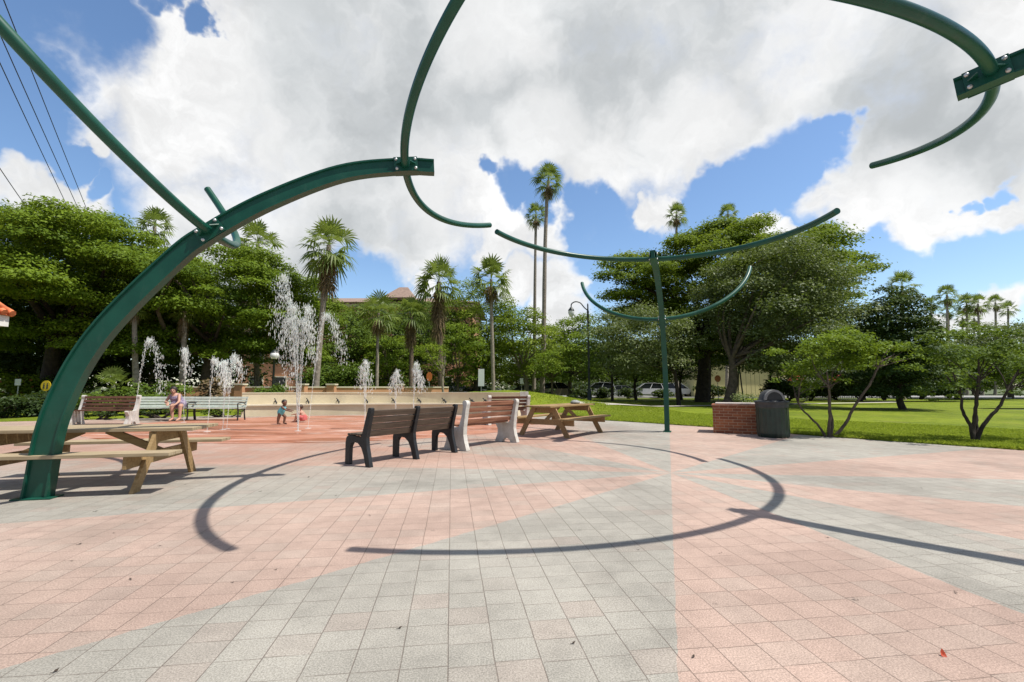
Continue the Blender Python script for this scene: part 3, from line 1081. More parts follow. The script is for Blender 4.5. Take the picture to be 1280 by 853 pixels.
PROF_L = [(7.26, 0, 0), (7.17, 0.88, 0), (6.84, 1.74, 0), (6.14, 2.67, 0), (5.77, 3.02, 0), (5.17, 3.45, 0), (4.34, 3.88, 0), (3.60, 4.05, 0), (3.17, 4.08, 0)]
make_arch('green steel arch curving up over the left picnic table with two bolted ring tubes',
          (-5.05, 4.95), (-1.40, 5.66, 4.05), (-3.62, 5.30, 3.02), PROF_L, 3.3359,
          (4.03, 0.94, 0.93, 0.468, 0.0824), (2.39, 1.36, 1.36, 2.217, 0.003))
PROF_B = [(6.33, 0, 0), (6.36, 1.0, 0), (6.27, 1.9, 0), (5.98, 2.65, 0), (5.77, 2.98, 0), (5.3, 3.4, 0), (4.4, 3.84, 0), (3.6, 4.0, 0), (3.30, 4.02, 0)]
make_arch('green steel arch standing upright beside the lawn behind the right picnic table',
          (4.15, 12.25), (3.14, 9.75, 4.0), (3.96, 11.86, 2.98), PROF_B, 1.2219,
          (2.94, 1.29, 1.33, 0.031, 0.056), (2.39, 1.37, 1.36, 2.26, 0.016))
make_arch('green steel arch reaching in from the right edge with only its bolted tip in view',
          (6.95, 0.78), (4.336, 3.81, 4.0), (5.81, 2.10, 3.0), [(r, z * 0.985, 0) for r, z, _ in PROF_L[:-1]] + [(3.02, 3.96, 0)], 5.4233,
          (4.21, 0.874, 0.90, 0.269, 0.112), (2.39, 1.36, 1.36, 2.24, 0.01))

# ------------------------------------------------------------------ benches
def black_bench():
    a = Vector((-2.092, 6.79)); b = Vector((-0.986, 8.353))
    ax = (b - a).normalized()
    rot = math.atan2(ax.y, ax.x)
    L = (b - a).length
    # local: x along the bench, +y is its front
    root = thing('park_bench', 'black framed bench with weathered grey brown slats seen from behind', 'bench', ((a.x + b.x) / 2, (a.y + b.y) / 2, 0), rot)
    o = 0.26
    prof = [(0.50, 0), (0.60, 0), (0.605, 0.33), (0.585, 0.41), (0.53, 0.445), (0.40, 0.435), (0.245, 0.425), (0.205, 0.47), (0.165, 0.60), (0.10, 0.80),
            (0.075, 0.865), (0.045, 0.872), (0.005, 0.862), (0.01, 0.80), (0.075, 0.56), (0.10, 0.42), (0.085, 0.30), (0.04, 0.15), (-0.005, 0.0), (0.095, 0.0),
            (0.155, 0.17), (0.215, 0.275), (0.30, 0.335), (0.39, 0.345), (0.46, 0.325), (0.495, 0.27), (0.50, 0.17)]
    fw = 0.062
    for k in range(3):
        x = -L / 2 + L * k / 2 + (0.03 if k == 0 else (-0.03 if k == 2 else 0))
        f = MB()
        f.prism([(p[0], p[1]) for p in prof], x - fw / 2, x + fw / 2, 'YZ')
        fr = f.build('end_frame', 'black_plastic', root)
        bv = fr.modifiers.new('bevel', 'BEVEL'); bv.width = 0.012; bv.segments = 2
    # back slats between frames, following the rake
    for k in range(4):
        z = 0.475 + 0.104 * k
        y = 0.222 - (z - 0.42) * 0.335 - 0.03
        for bay in range(2):
            x0 = -L / 2 + L * bay / 2 + fw / 2 + (0.03 if bay == 0 else 0)
            x1 = x0 + L / 2 - fw - 0.03
            m = MB()
            T = Matrix.Translation(((x0 + x1) / 2, y, z)) @ Matrix.Rotation(R(18), 4, 'X')
            m.box((0, 0, 0), (x1 - x0, 0.035, 0.094), T, 0.006)
            m.build('back_slat', 'grey_brown_slat', root)
    for k in range(4):
        m = MB()
        m.box((0, 0.285 + 0.083 * k, 0.462 - 0.004 * abs(k - 1)), (L - 0.01, 0.074, 0.03), None, 0.006)
        m.build('seat_slat', 'grey_brown_slat', root)
    return root


black_bench()


def concrete_bench(name, label, loc, rot, L, slat, group=None, nback=4):
    root = thing(name, label, 'bench', loc, rot, group)
    prof = [(0.36, 0), (0.55, 0), (0.53, 0.06), (0.48, 0.17), (0.475, 0.28), (0.52, 0.36), (0.55, 0.40), (0.53, 0.435), (0.44, 0.435), (0.20, 0.42), (0.155, 0.46),
            (0.10, 0.62), (0.06, 0.80), (0.075, 0.87), (0.07, 0.915), (0.03, 0.935), (-0.02, 0.92), (-0.035, 0.87), (-0.015, 0.80), (0.015, 0.62), (0.04, 0.44),
            (0.045, 0.30), (0.02, 0.17), (-0.02, 0.06), (-0.04, 0), (0.13, 0), (0.155, 0.05), (0.20, 0.085), (0.29, 0.085), (0.335, 0.05)]
    for x in (-L / 2 + 0.05, L / 2 - 0.05):
        m = MB()
        m.prism(prof, x - 0.05, x + 0.05, 'YZ')
        e = m.build('end_panel', 'white_concrete', root)
        bv = e.modifiers.new('bevel', 'BEVEL'); bv.width = 0.014; bv.segments = 2
    for k in range(nback):
        z = 0.52 + 0.112 * k
        y = 0.155 - (z - 0.46) * 0.25
        m = MB()
        T = Matrix.Translation((0, y, z)) @ Matrix.Rotation(R(14), 4, 'X')
        m.box((0, 0, 0), (L - 0.2, 0.035, 0.078), T, 0.006)
        m.build('back_slat', slat, root)
    for k in range(3):
        m = MB()
        m.box((0, 0.245 + 0.112 * k, 0.452), (L - 0.19, 0.10, 0.034), None, 0.006)
        m.build('seat_slat', slat, root)
    return root


def from_feet(a, b):
    a, b = Vector(a), Vector(b)
    d = b - a
    return ((a.x + b.x) / 2, (a.y + b.y) / 2, 0), math.atan2(d.y, d.x), d.length


loc, rot, L = from_feet((-0.84, 8.55), (0.10, 9.85))
concrete_bench('concrete_bench', 'white concrete bench with red brown slats next to the black bench', loc, rot, L + 0.1, 'red_brown_slat')
loc, rot, L = from_feet((-0.70, 14.3), (0.55, 14.9))
concrete_bench('concrete_bench', 'white concrete bench with dark slats half hidden behind the right picnic table', loc, rot, L + 0.1, 'dark_brown_slat')
b3 = at(133, 485, 14.7)
concrete_bench('concrete_bench', 'white concrete bench with reddish slats under the left trees beside the arch', (b3.x, 14.95, 0), R(180 + 6), 1.75, 'dark_brown_slat', nback=4)


def metal_bench(label, loc, rot, L):
    root = thing('metal_bench', label, 'bench', loc, rot, 'pale green slatted benches by the splash pad')
    for x in (-L / 2 + 0.06, L / 2 - 0.06):
        f = MB()
        f.tube([(x, 0.44, 0), (x, 0.42, 0.25), (x, 0.45, 0.43)], 0.025, 8)
        f.tube([(x, 0.0, 0), (x, 0.06, 0.25), (x, 0.06, 0.42), (x, -0.06, 0.84)], 0.025, 8)
        f.tube([(x, 0.05, 0.40), (x, 0.45, 0.41)], 0.022, 8)
        f.tube([(x, 0.02, 0.62), (x, 0.25, 0.64), (x, 0.46, 0.62), (x, 0.48, 0.56), (x, 0.45, 0.43)], 0.02, 8)
        f.build('side_frame', 'dark_metal', root)
    for k in range(4):
        z = 0.50 + 0.10 * k
        y = 0.055 - (z - 0.42) * 0.28
        m = MB()
        m.box((0, 0, 0), (L, 0.025, 0.078), Matrix.Translation((0, y + .02, z)) @ Matrix.Rotation(R(15), 4, 'X'), 0.005)
        m.build('back_slat', 'green_white_slat', root)
    for k in range(4):
        m = MB()
        m.box((0, 0.12 + 0.1 * k, 0.435), (L, 0.085, 0.025), None, 0.005)
        m.build('seat_slat', 'green_white_slat', root)
    return root


MB1 = at(204, 485, 16.6); MB2 = at(274, 485, 16.5)
metal_bench('pale green slatted metal bench left of the seated woman', (MB1.x, 16.85, 0), R(180 + 5), 2.1)
metal_bench('pale green slatted metal bench between the seated woman and the cream wall', (MB2.x - 0.05, 16.75, 0), R(180 - 1), 1.95)


# ------------------------------------------------------------------ picnic tables
def picnic_table(label, loc, rot, L, spread, wood_mat, top_mat, ht=0.745):
    """x runs along the table; legs at x = +-spread/2"""
    root = thing('picnic_table', label, 'picnic table', loc, rot)
    rng = np.random.default_rng(int(L * 1000 + rot * 100) % 9999)
    m = MB()
    for k in range(5):
        e = rng.normal() * 0.006
        m.box((e, -0.30 + 0.15 * k, ht + rng.normal() * 0.0015), (L, 0.14, 0.038), None, 0.005)
    m.build('tabletop', top_mat, root)
    for s_ in (-1, 1):
        m = MB()
        for k in range(2):
            m.box((rng.normal() * 0.005, s_ * (0.62 + 0.145 * k), 0.435), (L, 0.138, 0.038), None, 0.005)
        m.build('bench_seat', top_mat, root)
    for sx in (-1, 1):
        x = sx * spread / 2
        for sy in (-1, 1):
            m = MB()
            m.beam((x, sy * 0.66, 0.0), (x, sy * 0.27, 0.724), 0.04, 0.135, (1, 0, 0), None, 0.004)
            # the plank stands on its narrow edge: swap section
            m.v, m.f, m.sm = [], [], []
            p0, p1 = Vector((x, sy * 0.665, 0.0)), Vector((x, sy * 0.27, ht - 0.021))
            w = 0.07
            m.prism([(p0.y - w, 0.0), (p0.y + w, 0.0), (p1.y + w, ht - 0.021), (p1.y - w, ht - 0.021)], x - 0.019, x + 0.019, 'YZ')
            m.build('leg', wood_mat, root)
        m = MB()
        m.box((x - sx * 0.041, 0, ht - 0.092), (0.038, 0.70, 0.135), None, 0.004)
        m.build('top_support', wood_mat, root)
        m = MB()
        m.box((x - sx * 0.041, 0, 0.345), (0.038, 1.62, 0.135), None, 0.004)
        m.build('seat_support', wood_mat, root)
        m = MB()
        m.beam((x - sx * 0.063, 0, 0.36), (sx * 0.13, 0, ht - 0.023), 0.088, 0.038, (0, 1, 0), None, 0.004)
        m.build('brace', wood_mat, root)
    return root


picnic_table('long weathered picnic table under the left arch', (-5.16, 5.68, 0), math.atan2(0.2, 0.976), 2.44, 1.64, 'picnic_timber', 'picnic_timber_top', 0.67)
picnic_table('brown wooden picnic table on the pavers beside the lawn', (1.28, 11.75, 0), math.atan2(0.80, 0.60), 2.3, 1.72, 'picnic_timber_brown', 'picnic_timber', 0.72)

# ------------------------------------------------------------------ bin and brick box
def litter_bin():
    root = thing('litter_bin', 'dark green litter bin with hooded lid beside the brick box', 'litter bin', (6.27, 11.0, 0))
    m = MB()
    n = 44
    prof = [(0.325, 0.0), (0.335, 0.03), (0.345, 0.09), (0.345, 0.66), (0.35, 0.70)]
    vs, fs = [], []
    for r, z in prof:
        for k in range(n):
            a = 2 * math.pi * k / n
            rr = r + (0.006 if k % 2 else -0.004)
            vs.append((rr * math.cos(a), rr * math.sin(a), z))
    for i in range(len(prof) - 1):
        for k in range(n):
            k2 = (k + 1) % n
            fs.append((i * n + k, i * n + k2, (i + 1) * n + k2, (i + 1) * n + k))
    m._add(vs, fs, False)
    m.build('barrel', 'bin_green', root)
    m = MB()
    m.lathe([(0.352, 0.70), (0.358, 0.72), (0.352, 0.76), (0.36, 0.80), (0.375, 0.815), (0.375, 0.845), (0.35, 0.862), (0.28, 0.868)], n=40)
    m.build('collar', 'bin_charcoal', root)
    lid = MB()
    lid.lathe([(0.30, 0.866), (0.285, 0.885), (0.27, 0.95), (0.225, 1.05), (0.15, 1.105), (0.07, 1.125), (0.0, 1.13)], n=32)
    lo = lid.build('lid', 'bin_charcoal', root)
    face = math.atan2(-11.0, -6.27)
    F = rz(face + R(14))                            # +x of the hood looks roughly at the camera
    hood = MB()
    k = 19
    ang = [math.pi * i / (k - 1) for i in range(k)]
    outer = [(0.215 * math.cos(a), 0.872 + 0.245 * math.sin(a)) for a in ang]
    inner = [(0.168 * math.cos(a), 0.885 + 0.185 * math.sin(a)) for a in ang]
    vs, fs = [], []
    for x in (0.0, 0.30):
        for p in outer: vs.append((x, p[0], p[1]))
        for p in inner: vs.append((x, p[0], p[1]))
    for i in range(k - 1):
        fs.append((2 * k + i, 2 * k + i + 1, 3 * k + i + 1, 3 * k + i))
        fs.append((i, i + 1, 2 * k + i + 1, 2 * k + i))
        fs.append((k + i + 1, k + i, 3 * k + i, 3 * k + i + 1))
    hood._add(vs, fs, False, F)
    hood.build('hood', 'bin_rim', lo)
    hole = MB()
    hole.prism(inner, 0.02, 0.285, 'YZ', F)
    hole.build('opening', 'dark_metal', lo)


litter_bin()


def brick_box():
    root = thing('brick_box', 'low red brick box with a pale slab on top beside the green bin', 'brick box', (5.93, 12.12, 0), R(-25.5))
    m = MB(); m.box((0, 0, 0.345), (1.08, 0.9, 0.69)); m.build('brickwork', 'red_brick', root)
    m = MB(); m.box((0, 0, 0.712), (1.12, 0.94, 0.044), None, 0.006); m.build('brick_rim', 'red_brick', root)
    m = MB(); m.box((0.0, 0.02, 0.752), (0.95, 0.78, 0.036), None, 0.008); m.build('slab', 'grey_slab', root)
    m = MB(); m.box((0.553, -0.42, 0.31), (0.022, 0.05, 0.58)); m.build('edge_strip', 'white_trim', root)


brick_box()

# ------------------------------------------------------------------ curved cream wall with seat and lizard ornaments
WC, WR = (-4.8, 8.3), 12.35


def cream_wall():
    root = thing('seat_wall', 'long curved cream wall with a seat ledge behind the splash pad', 'wall')
    a0, a1, n = R(121.2), R(64.8), 72
    body, seat, cap, riser = MB(), MB(), MB(), MB()

    def sweep(mb, prof):
        k = len(prof)
        vs = []
        for i in range(n + 1):
            a = a0 + (a1 - a0) * i / n
            for r, z in prof:
                vs.append((WC[0] + (WR + r) * math.cos(a), WC[1] + (WR + r) * math.sin(a), z))
        fs = [(i * k + j, i * k + (j + 1) % k, (i + 1) * k + (j + 1) % k, (i + 1) * k + j) for i in range(n) for j in range(k)]
        mb._add(vs, fs, False)
        mb._add(vs[:k], [tuple(reversed(range(k)))]); mb._add(vs[-k:], [tuple(range(k))])
    sweep(body, [(0.0, 0.0), (0.0, 0.93), (0.30, 0.93), (0.30, 0.0)])
    sweep(cap, [(-0.02, 0.932), (-0.02, 0.965), (0.32, 0.965), (0.32, 0.932)])
    sweep(riser, [(-0.50, 0.0), (-0.50, 0.42), (-0.003, 0.42), (-0.003, 0.0)])
    sweep(seat, [(-0.56, 0.424), (-0.56, 0.485), (-0.003, 0.485), (-0.003, 0.424)])
    body.build('wall_face', 'cream_stucco', root)
    cap.build('coping', 'cream_cap', root)
    riser.build('seat_base', 'cream_stucco', root)
    seat.build('seat_ledge', 'cream_cap', root)
    m = MB()
    a = R(64.8)
    m.box((WC[0] + (WR + 0.15) * math.cos(a), WC[1] + (WR + 0.15) * math.sin(a), 0.5), (0.36, 0.4, 1.0), None, 0.01)
    m.build('end_pillar', 'white_concrete', root)


cream_wall()


def lizard_ornaments():
    """dark metal lizards fixed along the seat ledge, one mesh each"""
    spots = [347, 387, 424, 459.5, 493, 525, 556, 590, 607]
    names = ['far left behind the children', 'just right of the sitting child', 'third from the left', 'fourth from the left', 'under the short left jets',
             'above the black bench', 'right of the short jets', 'beside the white bench top', 'nearest the right end']
    me = None
    for px, nm in zip(spots, names):
        # meet the wall arc
        x = (px - 640) / FPX
        best = min((abs((WC[0] + (WR - 0.30) * math.cos(R(d / 10))) / (WC[1] + (WR - 0.30) * math.sin(R(d / 10))) - x), d / 10) for d in range(600, 1300))
        a = R(best[1])
        loc = (WC[0] + (WR - 0.30) * math.cos(a), WC[1] + (WR - 0.30) * math.sin(a), 0.486)
        if me is None:
            m = MB()
            body = [(-0.34, 0.02, 0.03), (-0.27, 0.0, 0.10), (-0.2, -0.01, 0.03), (-0.12, 0.0, 0.12), (-0.02, 0.01, 0.16), (0.08, 0.0, 0.13), (0.15, -0.01, 0.18), (0.23, 0, 0.22)]
            m.tube([Vector(p) for p in catmull(body, 4)], [0.010 + 0.026 * math.sin(math.pi * min(1, i / 28) * 0.9 + 0.1) for i in range(29)], 8)
            m.ball((0.25, 0, 0.225), (0.055, 0.032, 0.03), 8)
            for lx, ly in ((0.10, 1), (0.10, -1), (-0.11, 1), (-0.11, -1)):
                m.tube([(lx, 0, 0.13), (lx + 0.05 * ly, 0.06 * ly, 0.09), (lx + 0.03, 0.07 * ly, 0.0)], [0.018, 0.014, 0.012], 6)
            o = m.build('lizard_ornament', 'dark_metal')
            me = o.data
        else:
            o = link('lizard_ornament', me)
        o.location = loc
        o.rotation_euler = (0, 0, R(127))
        o.scale = (0.72, 0.72, 0.95)
        tag(o, 'dark metal lizard on the cream wall ledge, ' + nm, 'ornament', 'dark lizard ornaments along the cream wall')


lizard_ornaments()

# ------------------------------------------------------------------ peach garden wall behind
def peach_wall():
    root = thing('garden_wall', 'low peach wall with cream coping and square pillars behind the cream wall', 'wall')
    m, c = MB(), MB()
    pts = [at(216, 485, 23.5), at(345, 485, 24.0), at(455, 485, 25.5), at(560, 485, 28)]
    for a, b in zip(pts[:-1], pts[1:]):
        m.beam((a.x, a.y, 0.58), (b.x, b.y, 0.58), 0.2, 1.16, (0, 0, 1), None, 0)
        c.beam((a.x, a.y, 1.20), (b.x, b.y, 1.20), 0.28, 0.07, (0, 0, 1), None, 0.006)
    m.build('wall_face', 'peach_stucco', root)
    c.build('coping', 'cream_cap', root)
    for px, Y in ((218, 23.4), (301, 23.7), (378, 24.2), (415, 24.8), (500, 26.4)):
        p = at(px, 485, Y)
        q = MB()
        q.box((p.x, p.y - 0.02, 0.65), (0.42, 0.42, 1.3), None, 0.006)
        k = q.build('pillar', 'peach_stucco', root)
        q = MB()
        q.box((p.x, p.y - 0.02, 1.345), (0.5, 0.5, 0.08), None, 0.008)
        q.build('pillar_cap', 'cream_cap', k)


peach_wall()

# ------------------------------------------------------------------ buildings
def hip_roof(mb, x0, x1, y0, y1, z0, z1, inset):
    v = [(x0, y0, z0), (x1, y0, z0), (x1, y1, z0), (x0, y1, z0), (x0 + inset, (y0 + y1) / 2, z1), (x1 - inset, (y0 + y1) / 2, z1)]
    mb._add(v, [(0, 1, 5, 4), (1, 2, 5), (2, 3, 4, 5), (3, 0, 4), (3, 2, 1, 0)])


def peach_building():
    a, b = at(345, 485, 62), at(590, 485, 62)
    root = thing('peach_building', 'peach building with brown tiled roof rising behind the middle palms', 'building')
    x0, x1 = a.x - 6, b.x
    top = at(450, 379, 62).z
    m = MB(); m.box(((x0 + x1) / 2, 70, top / 2), (x1 - x0, 15, top)); m.build('wall', 'peach_facade', root)
    r = MB()
    hip_roof(r, x0 - 1, x1 + 1, 61.2, 79, top + 0.02, top + 2.3, 7)
    hip_roof(r, at(475, 485, 60).x, at(515, 485, 60).x, 59.5, 66, top + 0.3, top + 2.4, 1.5)
    r.build('roof', 'brown_roof_tile', root)
    f = MB(); f.box(((x0 + x1) / 2, 62.35, top - 0.25), (x1 - x0 + 0.6, 0.3, 0.4)); f.build('cornice', 'cream_cap', root)
    k = 0
    for fl in range(3):
        for i in range(9):
            x = x0 + 3 + i * (x1 - x0 - 5) / 8.5
            z = 1.6 + fl * 4.0
            if z + 1.5 > top:
                continue
            fr = MB()
            fr.box((x, 62.44, z), (1.9, 0.16, 2.3)); wn = fr.build('window', 'cream_cap', root)
            g = MB(); g.box((x, 62.40, z), (1.6, 0.16, 2.0)); g.build('pane', 'dark_glass', wn)


peach_building()


def kiosk():
    root = thing('kiosk', 'corner of a small building with orange barrel tile roof and white fascia', 'building')
    YB, YF = 16.2, 12.6                       # back and front eaves; only the back right corner is in view
    xr = at(7, 485, YB).x
    z0, zf, zt = at(0, 409, YB).z, at(0, 396, YB).z, at(0, 379, YB).z
    w = MB(); w.box((xr - 3.6, (YB + YF) / 2, z0 / 2), (6.0, YB - YF - 0.9, z0)); w.build('wall', 'cream_stucco', root)
    f = MB(); f.box((xr - 3.1, (YB + YF) / 2, (z0 + zf) / 2 + 0.003), (6.0, YB - YF - 0.1, zf - z0)); f.build('fascia', 'white_trim', root)
    r = MB()
    hip_roof(r, xr - 6.2, xr, YF, YB, zf + 0.02, zf + 1.1, 1.8)
    for i in range(14):
        y = YF + 0.1 + i * (YB - YF - 0.2) / 13
        r.tube([(xr + 0.06, y, zf + 0.10), (xr - 0.55, y, zf + 0.10 + 0.33)], 0.11, 8)
    for i in range(20):
        x = xr - 0.1 - i * 0.3
        r.tube([(x, YB + 0.05, zf + 0.08), (x, YB - 0.6, zf + 0.08 + 0.36)], 0.11, 8)
        r.tube([(x, YF - 0.05, zf + 0.08), (x, YF + 0.6, zf + 0.08 + 0.36)], 0.11, 8)
    r.build('roof', 'orange_roof_tile', root)
    d = MB(); d.box((xr - 0.59, (YB + YF) / 2, 1.05), (0.03, 0.95, 2.1)); d.build('door', 'dark_metal', root)


kiosk()


def yellow_building():
    root = thing('yellow_building', 'pale yellow building wall seen between the trunks of the right trees', 'building')
    a, b = at(868, 485, 58), at(985, 485, 58)
    z = at(900, 438, 58).z
    m = MB(); m.box(((a.x + b.x) / 2, 62, z / 2), (b.x - a.x, 8, z)); m.build('wall', 'yellow_stucco', root)
    r = MB(); r.prism([(a.x - 0.6, z + 0.01), (b.x + 0.6, z + 0.01), ((a.x + b.x) / 2, z + 2.4)], 57.4, 66.5, 'XZ'); r.build('roof', 'brown_roof_tile', root)
    p = at(982, 485, 58)
    d = MB(); d.box((p.x, 57.97, 1.15), (1.2, 0.1, 2.3)); d.build('door', 'white_trim', root)


yellow_building()


def low_shelter():
    root = thing('shelter', 'small cream shed with a gable roof behind the thick trunk', 'building')
    p = at(862, 485, 70)
    m = MB(); m.box((p.x, 72, 1.7), (2.6, 4, 3.4)); m.build('wall', 'yellow_stucco', root)
    m = MB(); m.prism([(p.x - 1.6, 3.41), (p.x + 1.6, 3.41), (p.x, 4.3)], 69.7, 74.3, 'XZ'); m.build('roof', 'brown_roof_tile', root)
    d = MB(); d.box((p.x - 0.2, 69.97, 1.1), (1.0, 0.1, 2.2)); d.build('door', 'dark_glass', root)


low_shelter()


def swing_frame():
    root = thing('swing_frame', 'thin dark play swing frame in front of the yellow wall', 'swing set')
    Y = 42
    xs = [at(q, 485, Y).x for q in (925, 958, 975)]
    zt = at(940, 452, Y).z
    m = MB()
    for x in (xs[0], xs[2]):
        for s_ in (-1, 1):
            m.tube([(x + 0.25 * s_, Y + 1.0 * s_, 0), (x, Y, zt)], 0.06, 8)
    m.build('frame_leg', 'lamp_black', root)
    m = MB(); m.tube([(xs[0] - 0.2, Y, zt), (xs[2] + 0.2, Y, zt)], 0.06, 8); m.build('top_bar', 'lamp_black', root)
    for q in (936, 947, 964):
        x = at(q, 485, Y).x
        m = MB()
        for s_ in (-0.22, 0.22):
            m.tube([(x + s_, Y, zt), (x + s_, Y, 0.5)], 0.012, 6)
        m.box((x, Y, 0.49), (0.5, 0.2, 0.04)); m.build('swing', 'lamp_black', root)


swing_frame()


def parasol(label, px, Y, ytop, wpx, drop):
    p = at(px, 485, Y)
    zt = at(px, ytop, Y).z
    w = wpx / FPX * Y / 2
    root = thing('parasol', label, 'parasol', (p.x, Y, 0), 0, 'red parasols beyond the lawn')
    m = MB()
    n = 8
    vs = [(0, 0, zt)]
    for k in range(n):
        a = 2 * math.pi * k / n + 0.2
        vs.append((w * math.cos(a), w * math.sin(a), zt - drop))
    for k in range(n):
        a = 2 * math.pi * k / n + 0.2
        vs.append((w * math.cos(a), w * math.sin(a), zt - drop - 0.2))
    m._add(vs, [(0, 1 + k, 1 + (k + 1) % n) for k in range(n)] + [(1 + k, 1 + n + k, 1 + n + (k + 1) % n, 1 + (k + 1) % n) for k in range(n)])
    m.build('canopy', 'red_awning', root)
    m = MB(); m.tube([(0, 0, 0), (0, 0, zt)], 0.03, 8); m.build('pole', 'white_trim', root)


parasol('red parasol left of the near right tree stems', 996, 41, 468, 24, 0.6)
parasol('red parasol behind the stems of the near right tree', 1050, 40, 467, 24, 0.6)


def white_fence():
    root = thing('picket_fence', 'white picket fence behind the right hedge', 'fence')
    a, b = at(1000, 485, 44), at(1075, 485, 44)
    n = 34
    m = MB()
    for i in range(n):
        x = a.x + (b.x - a.x) * i / (n - 1)
        m.box((x, 44, 0.75), (0.07, 0.03, 1.5))
    m.build('pickets', 'white_trim', root)
    m = MB()
    for z in (0.4, 1.2):
        m.box(((a.x + b.x) / 2, 44.04, z), (b.x - a.x, 0.04, 0.09))
    m.build('rail', 'white_trim', root)


white_fence()

# ------------------------------------------------------------------ street lamps
def street_lamp():
    base = sit(736.5, 31)
    root = thing('street_lamp', 'tall black street lamp with curved arm and hanging lantern', 'street lamp', base)
    H = at(735.5, 381, 31).z - base.z
    m = MB()
    m.lathe([(0.20, 0), (0.20, 0.12), (0.15, 0.2), (0.13, 0.9), (0.09, 1.0), (0.085, 1.1), (0.065, H - 0.6), (0.08, H - 0.55), (0.08, H - 0.45), (0.05, H - 0.4), (0.05, H), (0.0, H + 0.12)], n=14)
    m.build('pole', 'lamp_black', root)
    arm = MB()
    ex = at(714, 388, 31).x - base.x
    pts = [Vector(p) for p in catmull([(0, 0, H - 0.42), (-0.25, 0, H - 0.2), (ex * 0.45, 0, H + 0.12), (ex * 0.75, 0, H + 0.20), (ex * 0.97, 0, H + 0.05), (ex, 0, H - 0.2)], 6)]
    arm.tube(pts, 0.04, 8)
    arm.build('arm', 'lamp_black', root)
    cap = MB()
    cap.lathe([(0.03, 0.05), (0.08, 0.0), (0.20, -0.16), (0.22, -0.24)], (ex, 0, H - 0.2), 14)
    cap.build('lantern_cap', 'lamp_black', root)
    gl = MB()
    gl.lathe([(0.20, -0.24), (0.215, -0.36), (0.17, -0.52), (0.07, -0.66), (0.0, -0.72)], (ex, 0, H - 0.2), 14)
    gl.build('lantern_globe', 'lamp_lens', root)


street_lamp()


def path_lamp():
    base = at(341, 485, 23.0)
    root = thing('path_lamp', 'short black post lamp with pale globe behind the cream wall left part', 'street lamp', (base.x, 23.0, 0))
    H = at(341, 449, 23).z
    m = MB(); m.lathe([(0.11, 0), (0.11, 0.15), (0.06, 0.25), (0.05, H - 0.05), (0.09, H)], n=12); m.build('post', 'lamp_black', root)
    g = MB(); g.lathe([(0.1, 0.0), (0.20, 0.08), (0.22, 0.2), (0.17, 0.33), (0.0, 0.36)], (0, 0, H), 14); g.build('globe', 'lamp_lens', root)
    c = MB(); c.lathe([(0.19, 0.32), (0.14, 0.40), (0.0, 0.5)], (0, 0, H), 14); c.build('cap', 'lamp_black', root)


path_lamp()


# ------------------------------------------------------------------ signs
def post_sign(name, label, px, Y, ytop, ybot, wpx, mat, shape='rect', writing=None, posts=1, mark=None):
    p = at(px, 485, Y)
    g = ground_z(p.x, Y) if Y > 20 and p.x > -12 else 0.0
    root = thing(name, label, 'sign', (p.x, Y, g))
    z0, z1 = at(px, ybot, Y).z - g, at(px, ytop, Y).z - g
    w = wpx / FPX * Y
    cz = (z0 + z1) / 2
    m = MB()
    if shape == 'rect':
        m.box((0, -0.03, cz), (w, 0.02, z1 - z0), None, 0.004)
    else:
        r = (z1 - z0) / 2
        k = {'diamond': 4, 'octagon': 8, 'round': 24}[shape]
        off = {'diamond': 0, 'octagon': math.pi / 8, 'round': 0}[shape]
        m.prism([(w / 2 * math.cos(off + 2 * math.pi * i / k), cz + r * math.sin(off + 2 * math.pi * i / k)) for i in range(k)], -0.04, -0.02, 'XZ')
    pan = m.build('panel', mat, root)
    for i in range(posts):
        x = 0 if posts == 1 else (-0.4 * w if i == 0 else 0.4 * w)
        q = MB(); q.tube([(x, 0.01, -0.05), (x, 0.01, z1 * 0.98)], 0.025, 8); q.build('post', 'sign_post', root)
    if mark is not None:
        k = MB(); mark(k, w, z0, z1); k.build('lettering', 'sign_ink', pan)
    return root


def mark_people(k, w, z0, z1):
    h = z1 - z0
    for s_ in (-1, 1):
        x = s_ * w * 0.17
        k.ball((x, -0.045, z0 + h * 0.70), (h * 0.065, 0.006, h * 0.065), 8)
        k.prism([(x - w * .08, z0 + h * .60), (x + w * .08, z0 + h * .60), (x + w * .06, z0 + h * .40), (x + w * .10, z0 + h * .22), (x + w * .03, z0 + h * .22), (x, z0 + h * .36),
                 (x - w * .03, z0 + h * .22), (x - w * .10, z0 + h * .22), (x - w * .06, z0 + h * .40)], -0.048, -0.042, 'XZ')


def mark_lines(k, w, z0, z1):
    rng = random.Random(4)
    h = z1 - z0
    for r_ in range(5):
        x = -w * 0.38
        z = z1 - h * (0.2 + 0.15 * r_)
        while x < w * 0.34:
            l = w * rng.uniform(0.05, 0.12)
            k.box((x + l / 2, -0.043, z), (l, 0.004, h * 0.06))
            x += l + w * 0.025


